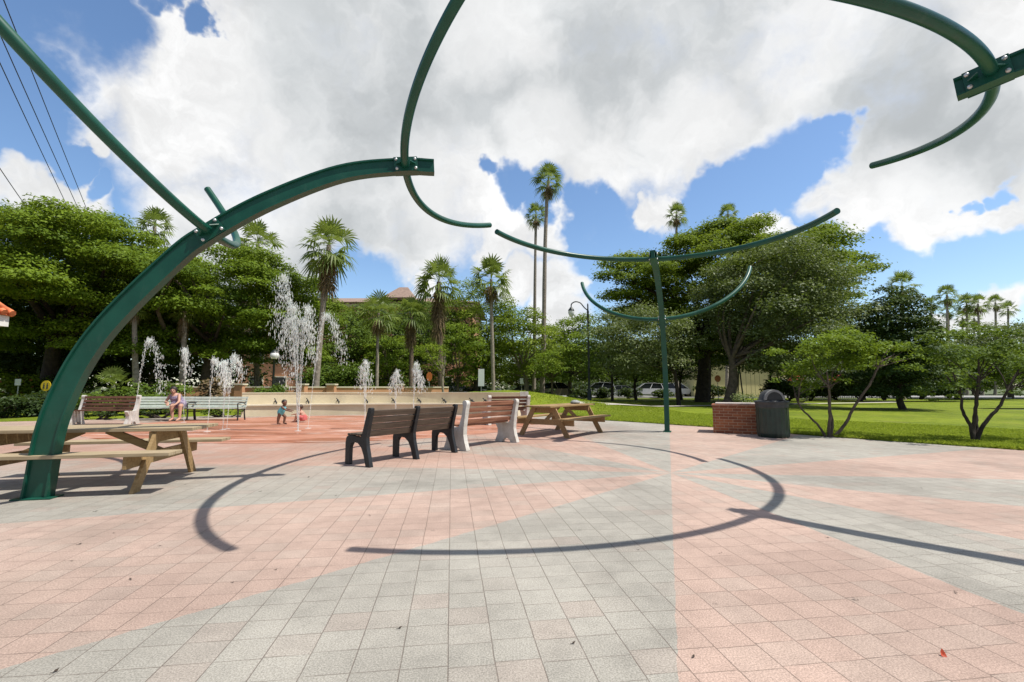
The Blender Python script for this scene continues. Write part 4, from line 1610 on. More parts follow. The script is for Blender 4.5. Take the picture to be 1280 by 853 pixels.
post_sign('warning_sign', 'round yellow sign with two small walking figures under the left trees', 58, 20.5, 476, 489, 12.5, 'sign_yellow', 'round', mark=mark_people)
post_sign('notice_board', 'white notice board with small grey lines low under the left trees', 53.5, 19.0, 511, 525.5, 19, 'sign_white', 'rect', posts=2, mark=mark_lines)
post_sign('street_sign', 'small white arrow shaped sign left of the yellow sign', 22.5, 22, 474, 482, 7.5, 'sign_white', 'rect')
post_sign('panel_sign', 'tall narrow pale sign panel behind the cream wall', 601.5, 26, 461.5, 483, 7.5, 'sign_white', 'rect')
post_sign('parking_sign', 'small white sign on a thin post by the parked cars', 652, 38, 473, 480, 4, 'sign_white', 'rect')
post_sign('stop_sign', 'orange red octagonal sign behind the short fountain jets', 536.5, 29, 465, 477, 7.5, 'sign_orange', 'octagon')
post_sign('stop_sign', 'dull orange octagonal sign between the two thick right trunks', 897.5, 40, 469, 478, 8, 'sign_orange', 'octagon')


# ------------------------------------------------------------------ overhead wires
def wire(label, p0, p1, sag):
    p0, p1 = Vector(p0), Vector(p1)
    m = MB()
    m.tube([p0.lerp(p1, i / 24) - Vector((0, 0, sag * 4 * (i / 24) * (1 - i / 24))) for i in range(25)], 0.016, 6)
    tag(m.build('power_line', 'wire_rubber'), label, 'power line', 'overhead power lines at the upper left')


def two(px0, py0, Y0, px1, py1, Y1, ext=0.25):
    a, b = at(px0, py0, Y0), at(px1, py1, Y1)
    return a - (b - a) * ext, b + (b - a) * 0.3


for lb, q in (('power line running rightmost of the group at upper left', (5, 0, 13, 104, 250, 27)),
              ('power line crossing just left of the rightmost one', (8, 60, 14, 94, 252, 27)),
              ('power line third from the right in the upper left group', (0, 78, 14.5, 83, 255, 27)),
              ('lowest power line dropping to the left treetops', (0, 210, 18, 36, 262, 24))):
    a, b = two(*q)
    wire(lb, a, b, 0.05)


# ------------------------------------------------------------------ fountain jets
def fountain_jet(label, px, ybase, Y, arcs, seed, thick=0.012, drops=220):
    """arcs: list of (apex px, apex py, end px, end py) in the plane at distance Y"""
    rng = random.Random(seed)
    base = at(px, ybase, Y)
    root_loc = (base.x, Y, 0.005)
    m = MB()
    st = MB()
    m.lathe([(0.09, 0.0), (0.08, 0.012), (0.03, 0.016), (0.0, 0.016)], n=12)
    for (ax, ay, ex, ey) in arcs:
        A = at(ax, ay, Y) - Vector(root_loc)
        E = at(ex, ey, Y) - Vector(root_loc)
        H = A.z
        rise = [Vector((A.x * t * (1.15 - 0.15 * t), rng.uniform(-.01, .01), H * (1 - (1 - t) ** 2))) for t in [i / 24 for i in range(25)]]
        fall_n = 18
        fr = max(0.02, H - E.z)
        fall = [Vector((A.x + (E.x - A.x) * t, rng.uniform(-.02, .02), H - fr * t * t)) for t in [i / fall_n for i in range(1, fall_n + 1)]]
        path = rise + fall
        jit = lambda p, s_: p + Vector((rng.gauss(0, s_), rng.gauss(0, s_), rng.gauss(0, s_)))
        cut = 17
        st.tube([jit(p, 0.006) for p in path[:cut]], [0.5 * thick * (1.0 + 0.5 * rng.random()) for _ in range(cut)], 6)
        for k in range(int(drops * 2.8)):
            t = rng.random() ** 0.75
            i = min(len(path) - 2, int(t * (len(path) - 1)))
            q = path[i].lerp(path[i + 1], rng.random())
            frac = i / len(path)
            sp = 0.006 + 0.085 * frac ** 1.4 * (H / 2.2) ** 0.5
            q = jit(q, sp)
            if q.z < 0.02:
                continue
            r = rng.uniform(0.0025, 0.0075) * (1.0 + 1.1 * frac) * (1.3 if rng.random() < 0.15 else 1.0)
            m.ball(q, (r * 0.8, r * 0.8, r * rng.uniform(1.5, 4.5)), 5)
    m.v = m.v; 
    base_o = len(m.v)
    m.v += st.v
    m.f += [tuple(i + base_o for i in f) for f in st.f]
    m.sm += st.sm
    o = m.build('fountain_jet', 'splashing_water')
    o.location = root_loc
    tag(o, label, 'water jet', 'water jets rising from the splash pad')


fountain_jet('thin leaning water jet leftmost on the splash pad', 166, 531, 14.5, [(186, 425, 203, 492)], 1)
fountain_jet('straight water jet in front of the seated woman', 229.5, 527, 15.5, [(230, 437, 233, 470)], 2)
fountain_jet('left outer water jet of the trio before the pale green bench', 258, 552, 12.2, [(267, 450, 279, 485)], 3, drops=150)
fountain_jet('middle water jet of the trio before the pale green bench', 278, 545, 12.8, [(281, 454, 283, 480), (282, 462, 284, 490)], 4, drops=140)
fountain_jet('right outer water jet of the trio before the pale green bench', 283, 540, 13.0, [(292, 446, 301, 475)], 5)
fountain_jet('tall central fountain plume spraying above the two children', 372, 548, 12.4,
             [(355, 346, 345, 420), (361, 400, 350, 450), (366, 383, 374, 440), (384, 384, 390, 430), (378, 400, 392, 455), (357, 370, 364, 470), (369, 410, 362, 490)], 6, 0.014, 230)
fountain_jet('tall arching water jet that falls to the right of the plume', 385, 538, 13.2, [(407, 394, 429, 455)], 7, drops=300)
fountain_jet('short water jet left of the three before the black bench', 456, 540, 13.0, [(457, 453, 460, 490), (453, 460, 451, 488)], 8, drops=150)
fountain_jet('lowest water jet in the middle of the short three', 494, 540, 14.0, [(496, 465, 500, 488), (493, 471, 489, 490)], 9, drops=120)
fountain_jet('short water jet right of the three with a frothy top', 516, 538, 14.0, [(520, 455, 524, 490), (518, 463, 529, 488)], 10, drops=150)


# ------------------------------------------------------------------ people
def body_mesh(name, mat, segs, balls, root, voxel=0.011):
    """one continuous skin: tapered limbs and rounded masses fused by a remesh"""
    m = MB()
    for a, ra, b, rb in segs:
        m.tube([a, Vector(a).lerp(Vector(b), 0.5), b], [ra, (ra + rb) / 2, rb], 10)
        m.ball(a, ra, 10)
        m.ball(b, rb, 10)
    for c, r in balls:
        m.ball(c, r, 14)
    o = m.build(name, mat, root)
    rm = o.modifiers.new('fuse', 'REMESH')
    rm.mode = 'VOXEL'
    rm.voxel_size = voxel
    rm.use_smooth_shade = True
    return o


def hand(segs, w, d, size, side):
    """palm, four fingers and a thumb at wrist w pointing along d"""
    w, d = Vector(w), Vector(d).normalized()
    up = Vector((0, 0, 1))
    s_ = d.cross(up)
    s_ = s_.normalized() if s_.length > 0.01 else Vector((1, 0, 0))
    palm = w + d * size * 0.45
    segs.append((w, size * 0.16, palm, size * 0.22))
    for i, l in enumerate((0.42, 0.5, 0.47, 0.36)):
        k = palm + s_ * size * (i - 1.5) * 0.14
        mid = k + d * size * l * 0.6
        segs.append((k, size * 0.075, mid, size * 0.065))
        segs.append((mid, size * 0.065, mid + (d * 0.7 - up * 0.7) * size * l * 0.45, size * 0.05))
    t = w + d * size * 0.15 + s_ * side * size * 0.2
    segs.append((t, size * 0.09, t + (d * 0.6 + s_ * side * 0.8) * size * 0.32, size * 0.07))


def head_parts(c, r, look, balls):
    """skull, jaw, nose and ears round c, facing look"""
    c, look = Vector(c), Vector(look).normalized()
    side = look.cross(Vector((0, 0, 1))).normalized()
    balls.append((c, (r * 0.82, r * 0.82, r)))
    balls.append((c + look * r * 0.3 - Vector((0, 0, r * 0.5)), (r * 0.55, r * 0.55, r * 0.5)))
    balls.append((c + look * r * 0.88 - Vector((0, 0, r * 0.08)), (r * 0.15, r * 0.15, r * 0.2)))
    for s_ in (-1, 1):
        balls.append((c + side * s_ * r * 0.85, (r * 0.14, r * 0.14, r * 0.22)))


def eyes(c, r, look, root):
    c, look = Vector(c), Vector(look).normalized()
    side = look.cross(Vector((0, 0, 1))).normalized()
    m = MB()
    for s_ in (-1, 1):
        m.ball(c + look * r * 0.76 + side * s_ * r * 0.32 + Vector((0, 0, r * 0.06)), r * 0.11, 8)
    m.box(tuple(c + look * r * 0.80 - Vector((0, 0, r * 0.52))), (r * 0.05 + abs(side.x) * r * 0.4, r * 0.05 + abs(side.y) * r * 0.4, r * 0.06))
    m.build('face_features', 'hair_dark', root)


def seated_woman():
    p = at(224, 485, 16.5)
    root = thing('person', 'woman in a patterned dress sitting on a pale green bench leaning forward', 'person', (p.x, 16.5, 0))
    hips = [(-0.10, 0.05, 0.56), (0.12, 0.05, 0.56)]
    knees = [(0.09, -0.42, 0.52), (0.37, -0.38, 0.52)]
    ank = [(0.14, -0.40, 0.085), (0.40, -0.42, 0.085)]
    segs, balls = [], []
    for h, k, a in zip(hips, knees, ank):
        segs.append((h, 0.095, k, 0.066))
        segs.append((k, 0.064, a, 0.042))
        segs.append((a, 0.042, (a[0] + 0.02, a[1] - 0.17, 0.035), 0.030))
    ch = (-0.03, -0.13, 0.86)
    segs.append(((0.0, 0.06, 0.58), 0.15, ch, 0.14))
    segs.append((ch, 0.10, (-0.02, -0.20, 0.98), 0.055))
    sh = [(-0.20, -0.14, 0.90), (0.14, -0.16, 0.91)]
    el = [(-0.24, -0.28, 0.66), (0.25, -0.30, 0.68)]
    wr = [(-0.04, -0.42, 0.64), (0.28, -0.48, 0.60)]
    for s_, e, w, sd_ in zip(sh, el, wr, (1, -1)):
        segs.append((s_, 0.052, e, 0.042))
        segs.append((e, 0.042, w, 0.029))
        hand(segs, w, (0.25 * sd_, -0.5, -0.35), 0.17, sd_)
    hc = (-0.02, -0.25, 1.085)
    look = (0.35, -0.9, -0.15)
    head_parts(hc, 0.112, look, balls)
    body_mesh('body', 'skin', segs, balls, root, 0.012)
    # dress
    d = MB()
    d.tube([(0.0, 0.08, 0.47), (0.0, 0.05, 0.60), (-0.02, -0.04, 0.74), (-0.03, -0.12, 0.86), (-0.03, -0.15, 0.92)], [0.24, 0.225, 0.185, 0.185, 0.14], 18)
    d.tube([(-0.10, 0.02, 0.565), (0.03, -0.26, 0.565)], [0.135, 0.105], 14)
    d.tube([(0.12, 0.02, 0.565), (0.29, -0.24, 0.565)], [0.135, 0.105], 14)
    o = d.build('dress', 'floral_cloth', root)
    rm = o.modifiers.new('fuse', 'REMESH'); rm.mode = 'VOXEL'; rm.voxel_size = 0.014; rm.use_smooth_shade = True
    h = MB()
    h.ball((-0.03, -0.22, 1.115), (0.118, 0.118, 0.115), 14)
    h.ball((-0.07, -0.13, 1.02), (0.10, 0.07, 0.16), 12)
    o = h.build('hair', 'hair_dark', root)
    eyes(hc, 0.112, look, root)


seated_woman()


def toddler():
    p = at(352, 485, 14.7)
    root = thing('person', 'toddler in a turquoise swimsuit bending towards the water with arms out', 'person', (p.x, 14.7, 0))
    u = 14.7 / FPX
    X = lambda px: (px - 352) * u
    Z = lambda py: 1.17 - (py - 485) * u
    segs, balls = [], []
    hip = (X(352.5), 0, Z(516))
    for kx, kz, ax, az, y in ((X(351), Z(523), X(350.5), 0.045, -0.05), (X(357.0), Z(520.5), X(356.0), 0.045, 0.06)):
        segs.append(((hip[0], y * 0.8, hip[2]), 0.062, (kx, y, kz), 0.045))
        segs.append(((kx, y, kz), 0.044, (ax, y, az), 0.030))
        segs.append(((ax, y, az), 0.030, (ax + 0.09, y - 0.02, 0.024), 0.022))
    ch = (X(355.5), 0, Z(509.5))
    segs.append((hip, 0.085, ch, 0.075))
    segs.append((ch, 0.05, (X(356.3), 0, Z(506)), 0.035))
    for sy, w in ((-1, (X(365.5), -0.05, Z(514))), (1, (X(364), 0.12, Z(513)))):
        s_ = (ch[0], sy * 0.085, ch[2] + 0.02)
        e = ((s_[0] + w[0]) / 2 - 0.01, sy * 0.10, (s_[2] + w[2]) / 2 - 0.015)
        segs.append((s_, 0.033, e, 0.027)); segs.append((e, 0.027, w, 0.019))
        hand(segs, w, (1, 0, -0.3), 0.085, sy)
    hc = (X(356.9), -0.01, Z(503.3))
    look = (0.9, -0.35, -0.35)
    head_parts(hc, 0.088, look, balls)
    body_mesh('body', 'skin_dark', segs, balls, root, 0.009)
    s = MB()
    s.tube([(hip[0] - 0.015, 0, hip[2] - 0.045), (hip[0], 0, hip[2] + .02), (ch[0], 0, ch[2] - 0.02), (ch[0] + 0.01, 0, ch[2] + 0.035)], [0.085, 0.108, 0.092, 0.075], 16)
    s.build('swimsuit', 'turquoise_cloth', root)
    h = MB(); h.ball((hc[0] - 0.018, 0.0, hc[2] + 0.022), (0.083, 0.083, 0.083), 14); h.build('hair', 'hair_dark', root)
    eyes(hc, 0.088, look, root)


toddler()


def sitting_child():
    p = at(378, 485, 15.6)
    root = thing('person', 'small child in red shorts crouching on the wet pad facing the toddler', 'person', (p.x, 15.6, 0))
    u = 15.6 / FPX
    X = lambda px: (px - 378) * u
    Z = lambda py: 1.17 - (py - 485) * u
    segs, balls = [], []
    hip = (X(381), 0, 0.13)
    ch = (X(378.5), 0, Z(516))
    segs.append((hip, 0.095, ch, 0.082))
    segs.append((ch, 0.05, (X(377), 0, Z(512.5)), 0.038))
    for sy in (-1, 1):
        k = (X(374.5), sy * 0.12, 0.22)
        a = (X(372.5), sy * 0.11, 0.045)
        segs.append(((hip[0], sy * 0.06, 0.14), 0.068, k, 0.050)); segs.append((k, 0.048, a, 0.033)); segs.append((a, 0.032, (a[0] - 0.10, a[1], 0.026), 0.024))
        w = (X(369.8), sy * 0.07 - 0.03, Z(517.5)) if sy < 0 else (X(384), 0.1, Z(520))
        s_ = (ch[0], sy * 0.095, ch[2] + 0.02)
        e = ((s_[0] + w[0]) / 2, sy * 0.12, (s_[2] + w[2]) / 2 - 0.02)
        segs.append((s_, 0.036, e, 0.029)); segs.append((e, 0.029, w, 0.02))
        hand(segs, w, (-1 if sy < 0 else 0.6, 0, -0.3), 0.09, sy)
    hc = (X(376.2), -0.01, Z(509.3))
    look = (-0.9, -0.35, -0.15)
    head_parts(hc, 0.092, look, balls)
    body_mesh('body', 'skin', segs, balls, root, 0.009)
    s = MB()
    s.tube([(X(381.6), 0, 0.06), (X(380.9), 0, 0.15), (X(380), 0, 0.23)], [0.112, 0.122, 0.10], 16)
    for sy in (-1, 1):
        s.tube([(hip[0], sy * 0.06, 0.14), (X(377.2), sy * 0.095, 0.185)], [0.085, 0.07], 12)
    s.build('shorts', 'red_cloth', root)
    h = MB(); h.ball((hc[0] + 0.018, 0.0, hc[2] + 0.022), (0.087, 0.087, 0.087), 14); h.build('hair', 'hair_brown', root)
    eyes(hc, 0.092, look, root)


sitting_child()


# ------------------------------------------------------------------ parked cars
def make_car(label, px, Y, paint, kind='sedan', heading=0.0, zoff=0.0):
    p = at(px, 485, Y)
    root = thing('parked_car', label, 'car', (p.x, Y, zoff), heading, 'cars parked beyond the lawn')
    if kind == 'sedan':
        low = [(-2.2, 0.30), (-2.25, 0.62), (-2.12, 0.90), (-1.5, 0.96), (0.95, 0.94), (1.9, 0.82), (2.2, 0.66), (2.25, 0.32)]
        cab = [(-1.75, 0.95), (-1.05, 1.38), (-0.3, 1.45), (0.3, 1.40), (1.10, 0.93)]
    else:
        low = [(-2.25, 0.34), (-2.3, 0.70), (-2.25, 1.05), (-1.5, 1.08), (0.95, 1.06), (2.0, 0.96), (2.25, 0.76), (2.3, 0.36)]
        cab = [(-2.2, 1.06), (-2.0, 1.68), (-1.2, 1.78), (0.1, 1.74), (1.05, 1.06)]
    b = MB(); b.prism(low, -0.87, 0.87, 'XZ')
    bo = b.build('body', paint, root)
    bv = bo.modifiers.new('round', 'BEVEL'); bv.width = 0.10; bv.segments = 3; bv.limit_method = 'ANGLE'
    g = MB()
    n = len(cab)
    vs = [(x, -0.80 + 0.14 * (z - 0.95) / 0.5, z) for x, z in cab] + [(x, 0.80 - 0.14 * (z - 0.95) / 0.5, z) for x, z in cab]
    g._add(vs, [tuple(range(n)), tuple(reversed(range(n, 2 * n)))] + [(i + 1, i, n + i, n + i + 1) for i in range(n - 1)])
    g.build('window', 'dark_glass', root)
    r = MB()
    top = sorted(cab, key=lambda q: -q[1])[:3]
    top = sorted(top)
    for i in range(2):
        a, c = top[i], top[i + 1]
        r.beam((a[0], 0, a[1] + 0.012), (c[0], 0, c[1] + 0.012), 1.36, 0.035, (0, 0, 1), None, 0.01)
    for (a, c) in ((cab[0], cab[1]), (cab[-1], cab[-2]), (((cab[0][0] + cab[-1][0]) / 2, cab[0][1]), ((cab[1][0] + cab[-2][0]) / 2, cab[2][1]))):
        for s_ in (-1, 1):
            ya, yc = 0.80 - 0.14 * (a[1] - 0.95) / 0.5, 0.80 - 0.14 * (c[1] - 0.95) / 0.5
            r.beam((a[0], s_ * (ya + .005), a[1]), (c[0], s_ * (yc + .005), c[1]), 0.06, 0.07, (0, s_, 0), None, 0)
    r.build('roof', paint, root)
    for x in (-1.35, 1.4):
        for s_ in (-1, 1):
            w = MB()
            T = Matrix.Translation((x, s_ * 0.80, 0.33)) @ Matrix.Rotation(R(90), 4, 'X')
            w.lathe([(0.0, -0.11), (0.30, -0.11), (0.33, -0.06), (0.33, 0.06), (0.30, 0.11), (0.0, 0.11)], n=20, M=T)
            wo = w.build('wheel', 'tyre_rubber', root)
            k = MB()
            k.lathe([(0.0, -0.125 if s_ > 0 else 0.125), (0.20, -0.12 if s_ > 0 else 0.12)], n=14, M=T)
            k.build('rim', 'wheel_rim', wo)
    for s_ in (-1, 1):
        h = MB(); h.box((2.2, s_ * 0.62, low[-2][1] + 0.02), (0.12, 0.36, 0.14), None, 0.02); h.build('headlight', 'lamp_lens', root)
        h = MB(); h.box((-2.23, s_ * 0.66, low[2][1] - 0.12), (0.1, 0.28, 0.16), None, 0.02); h.build('tail_light', 'tail_lens', root)
    return root


make_car('silver car parked behind the pale fan palm trunk', 613, 51, 'paint_silver', 'sedan', R(8))
make_car('black car parked between the two tall palm trunks', 661, 53, 'paint_black', 'sedan', R(-4))
make_car('pale tan car parked right of the tall palm trunks', 702, 53, 'paint_tan', 'suv', R(3))
make_car('silver grey car parked beside the black street lamp', 744, 54, 'paint_silver', 'suv', R(180))
make_car('white van parked left of the green upright arch', 806, 60, 'paint_white', 'suv', R(172))
make_car('white car parked right of the green upright arch', 848, 60, 'paint_white', 'suv', R(4))
make_car('dark grey car parked behind the grey lamp post base', 772, 58, 'paint_grey', 'sedan', R(180))
make_car('dark car half hidden behind the dull tree trunks', 574, 52, 'paint_grey', 'suv', R(5))

# ------------------------------------------------------------------ palms
def palm(label, px, Y, ytop, seed, crown, skirt=0.0, r=0.16, bark='palm_bark', base_px=None, group=None, n=34, curve=0.25, low=-35):
    b = base_px if base_px is not None else px
    p0 = at(b, 485, Y)
    top = at(px, ytop, Y)
    g = ground_z(p0.x, Y) if p0.x > -14 and Y < 44 else 0.0
    return make_palm('fan_palm', label, (p0.x, Y, g), top.z - g, seed, crown, skirt, r, n, bark, curve, group, low, lean=top.x - p0.x)


G1 = 'palms behind the plaza'
palm('palm with shaggy dead skirt left of the brown tiled roof', 412, 26.5, 308, 21, 0.92, 1.9, 0.20, base_px=393, group=G1, n=40, low=-55)
palm('dark palm with a long brown skirt left of centre', 550, 33, 352, 22, 1.0, 3.2, 0.24, 'palm_bark_dark', base_px=552, group=G1, n=42, low=-45)
palm('palm with pale slim trunk right of the long skirted one', 615, 34, 350, 23, 0.92, 0.7, 0.16, base_px=617, group=G1, n=38)
palm('short palm with pale trunk behind the short jets', 474, 30, 391, 24, 0.78, 0.5, 0.13, base_px=471, group=G1)
palm('short shaded palm with brown skirt beside the pale short one', 512, 32, 392, 25, 0.75, 1.5, 0.17, 'palm_bark_dark', base_px=514, group=G1)
palm('tallest palm with a thin trunk right of centre', 690, 40, 226, 26, 0.82, 0.55, 0.22, base_px=677, group=G1, curve=0.5)
palm('second tallest thin palm just left of the tallest', 671, 46, 270, 27, 0.70, 0.4, 0.20, base_px=667, group=G1, curve=0.4)
palm('palm seen through the left arch behind its lower tube', 322, 32, 306, 28, 0.95, 1.1, 0.18, group=G1, n=38, low=-50)
palm('palm top just above the big left tree', 190, 34, 283, 29, 0.80, 0.0, 0.18, group=G1)
palm('palm top rising above the left shoulder of the big right tree', 846, 52, 268, 30, 0.80, 0.3, 0.2, group=G1)
palm('palm top barely above the peak of the big right tree', 908, 55, 268, 31, 0.75, 0.0, 0.2, group=G1)
palm('tall palm rising over the dark conifer', 1128, 44, 357, 32, 0.85, 0.6, 0.18, group=G1)
G2 = 'far palms at the right'
palm('tallest of the far right palms', 1182, 72, 369, 41, 0.95, 0.4, 0.2, group=G2, n=28)
palm('lower palm directly beneath the tallest far right one', 1184, 76, 389, 42, 0.75, 0.5, 0.2, group=G2, n=26)
palm('far palm left of the touching pair', 1208, 74, 380, 43, 0.95, 0.3, 0.2, group=G2, n=28)
palm('small far palm at the foot of the touching pair left side', 1203, 80, 397, 44, 0.75, 0.5, 0.2, group=G2, n=26)
palm('far palm right one of the touching pair', 1223, 72, 380, 45, 0.95, 0.3, 0.2, base_px=1227, group=G2, n=28)
palm('small far palm under the right one of the touching pair', 1216, 82, 398, 46, 0.70, 0.5, 0.2, group=G2, n=26)
palm('lone far palm right of the touching pair', 1243, 76, 379, 47, 0.80, 0.3, 0.2, group=G2, n=28)
palm('rightmost far palm above the pale green trees', 1262, 78, 386, 48, 0.80, 0.0, 0.2, group=G2, n=28)
palm('far palm half hidden behind the top of the conifer', 1166, 74, 380, 49, 0.78, 0.3, 0.2, group=G2, n=26)
palm('pale palm trunk standing behind the left benches', 171, 23.0, 385, 50, 0.40, 0.2, 0.15, base_px=173, group=G1)
palm('brown palm trunk behind the seated woman', 228, 24.5, 390, 51, 0.40, 0.9, 0.16, base_px=228, group=G1)
palm('low bright palmetto growing beside the left concrete bench', 148, 19.0, 482, 52, 0.42, 0.0, 0.07, group=G1, n=22)

# ------------------------------------------------------------------ trees
def tree(label, px, Y, ytop, wpx, clear, seed, leafm, bark, name='shade_tree', trunk_px=None, **kw):
    p = at(px, 485, Y)
    tpx = trunk_px if trunk_px is not None else px
    q = at(tpx, 485, Y)
    W = wpx / FPX * Y
    g = ground_z(q.x, Y) if q.x > -14 and Y < 44 else 0.0
    H = at(px, ytop, Y).z - g
    return make_tree(name, label, (q.x, Y, g), W, H, clear, seed, leafm, bark, off=(p.x - q.x, 0), **kw)


tree('big left tree with layered bright green boughs behind the arch', 80, 25, 262, 275, 2.2, 61, 'leaf_bright', 'tree_bark_dark', trunk_px=60,
     leaf=0.17, nclump=130, per=900, flat=0.52, trunk_r=0.42, layers=False, rmin=0.05, rmax=0.125, hollow=0.5, gap=0.66, low=-0.22)
tree('second left tree with spreading green crown behind the fountain', 285, 28, 312, 245, 1.9, 62, 'leaf_bright', 'tree_bark', trunk_px=262,
     leaf=0.17, nclump=115, per=860, flat=0.52, trunk_r=0.4, layers=False, rmin=0.05, rmax=0.125, hollow=0.5, gap=0.66, low=-0.22)
tree('dark tree filling the gap behind the two left trees', 150, 36, 330, 330, 0.5, 63, 'leaf_dark', 'tree_bark_dark',
     leaf=0.4, nclump=90, per=70, flat=0.6, trunk_r=0.4)
tree('dark tree at the far left behind the kiosk roof', -70, 31, 300, 220, 1.5, 64, 'leaf_mid', 'tree_bark_dark',
     leaf=0.30, nclump=60, per=110, flat=0.5, trunk_r=0.4)
tree('mid green tree under the brown tiled roof', 436, 40, 376, 150, 0.1, 65, 'leaf_mid', 'tree_bark', leaf=0.22, nclump=60, per=230, trunk_r=0.22)
tree('feathery tree behind the shaded short palm', 515, 44, 378, 140, 0.1, 66, 'leaf_mid', 'tree_bark', leaf=0.23, nclump=60, per=210, trunk_r=0.22)
tree('bright green tree behind the slim trunked palm', 595, 44, 352, 110, 0.4, 67, 'leaf_yellow_green', 'tree_bark', leaf=0.24, nclump=55, per=220, trunk_r=0.25)
tree('yellow green tree behind the two tall palm trunks', 655, 41, 380, 100, 1.0, 68, 'leaf_yellow_green', 'pale_bark', leaf=0.22, nclump=52, per=230, trunk_r=0.22)
tree('rounded green tree left of the street lamp', 715, 50, 396, 110, 1.2, 69, 'leaf_bright', 'tree_bark', leaf=0.26, nclump=50, per=170, trunk_r=0.25)
tree('small bright tree standing just behind the cream wall', 541, 27, 428, 44, 1.5, 70, 'leaf_yellow_green', 'pale_bark', trunk_px=556, leaf=0.12, nclump=30, per=560, trunk_r=0.07)
tree('low dark leafed tree left of the upright arch behind the cars', 795, 43, 418, 80, 0.9, 84, 'leaf_mid', 'tree_bark_dark', leaf=0.2, nclump=40, per=280, trunk_r=0.14)
tree('low spreading tree between the upright arch and the thick trunk', 852, 43, 424, 78, 1.3, 85, 'leaf_mid', 'tree_bark_dark', leaf=0.2, nclump=40, per=280, trunk_r=0.12)
tree('leafy understory tree hanging before the yellow wall', 965, 40, 425, 76, 2.3, 86, 'leaf_mid', 'tree_bark_dark', leaf=0.18, nclump=38, per=320, trunk_r=0.10)
tree('bright round tree in front of the peach building', 486, 36, 418, 78, 0.5, 82, 'leaf_bright', 'tree_bark', leaf=0.2, nclump=36, per=300, trunk_r=0.12)
tree('bright leafy tree right of the long skirted palm', 572, 38, 402, 74, 0.6, 83, 'leaf_bright', 'tree_bark', leaf=0.2, nclump=38, per=300, trunk_r=0.12)
tree('small leafy tree right of the tall palms trunks', 690, 36, 432, 60, 1.4, 71, 'leaf_bright', 'tree_bark', leaf=0.18, nclump=32, per=290, trunk_r=0.1)
tree('thin dark stemmed tree beside the street lamp', 765, 38, 412, 80, 1.2, 72, 'leaf_mid', 'tree_bark_dark', leaf=0.2, nclump=36, per=250, trunk_r=0.12)
tree('grey green willowy tree behind the upright arch', 806, 29, 384, 122, 1.5, 73, 'leaf_olive', 'tree_bark_dark', trunk_px=848,
     leaf=0.16, nclump=62, per=400, flat=0.8, trunk_r=0.12)
tree('huge spreading fig tree dominating the right half', 918, 37, 282, 300, 1.9, 74, 'leaf_yellow_green', 'tree_bark_dark', trunk_px=877,
     leaf=0.22, nclump=130, per=560, flat=0.5, trunk_r=0.55, layers=False, rmin=0.045, rmax=0.11, D=17, hollow=0.5, gap=0.7, low=-0.12,
     extra=[((px - 877) / FPX * 37, dy, 1.17 + (485 - py) / FPX * 37, r) for px, py, dy, r in ((1060, 322, 0, 1.3), (1086, 326, -.5, 1.0), (1030, 318, 1, 1.4), (1100, 330, 0, .55), (1010, 340, -1, 1.5), (1048, 350, 1, 1.2), (770, 330, 0, 1.2), (790, 318, 1, 1.1), (762, 350, -1, 1.2), (905, 283, 0, 1.5), (880, 292, 1, 1.3), (930, 290, -1, 1.4), (950, 300, 0, 1.2))])
tree('grey green oak in front of the huge fig tree', 985, 28, 303, 200, 0.7, 75, 'leaf_olive', 'tree_bark', trunk_px=907,
     leaf=0.16, nclump=110, per=480, flat=0.75, trunk_r=0.30, rmin=0.08, rmax=0.135)
tree('dark conifer with low skirts on the right lawn', 1128, 23.5, 356, 112, 0.0, 76, 'leaf_conifer', 'tree_bark_dark', name='conifer_tree',
     leaf=0.16, nclump=120, per=520, flat=0.45, trunk_r=0.16, cone=0.5, rmin=0.11, rmax=0.17, hollow=0.35, gap=0.62)
tree('pale green tree at the far right edge under the far palms', 1262, 50, 400, 130, 1.0, 77, 'leaf_olive', 'tree_bark', leaf=0.26, nclump=60, per=170, trunk_r=0.25)
tree('mid green tree behind the nearest right tree', 1195, 46, 432, 115, 0.8, 78, 'leaf_mid', 'tree_bark_dark', leaf=0.25, nclump=52, per=180, trunk_r=0.25)
tree('dark green tree between the oak and the conifer', 1078, 44, 388, 90, 0.6, 79, 'leaf_mid', 'tree_bark_dark', leaf=0.24, nclump=52, per=190, trunk_r=0.22)
def clump_tree(label, Y, base_px, base_py, clumps, stems, seed, leafm, bark, leaf, per, deep):
    """small multi-stemmed tree: clumps and stems given where they stand along the view at distance Y"""
    rng = np.random.default_rng(seed)
    b = at(base_px, 485, Y)
    g = ground_z(b.x, Y)
    O = np.array([b.x, Y, g])
    root = thing('small_tree', label, 'tree', tuple(O))
    cl = []
    for px, py, r in clumps:
        for k in range(2):
            dy = rng.normal() * deep
            p = np.array(at(px, py, Y)) - O
            cl.append((p + np.array([rng.normal() * 0.10, dy, rng.normal() * 0.08]), r * (0.9 + 0.5 * rng.random())))
    V, T = crown_cloud(rng, cl, leaf, per, 0.62)
    quads_mesh('crown', V, T, leafm, root)
    tb = MB()
    for pts, r0, r1 in stems:
        P = [np.array(at(px, py, Y)) - O + np.array([0, dy, 0]) for px, py, dy in pts]
        P = catmull(P, 5)
        n = len(P)
        tb.tube([Vector(q) + Vector(rng.normal(size=3)) * 0.006 for q in P], [r0 + (r1 - r0) * i / (n - 1) for i in range(n)], 8)
        end = Vector(P[-1])
        near = sorted(cl, key=lambda c: (Vector(c[0]) - end).length)[:6]
        for c, r in near:
            limb_mb(rng, tb, Vector(P[int(n * 0.75)]), Vector(c), r1 * 0.9, 0.005, 0.1, 5, 4)
    tb.build('trunk', bark, root)
    return root


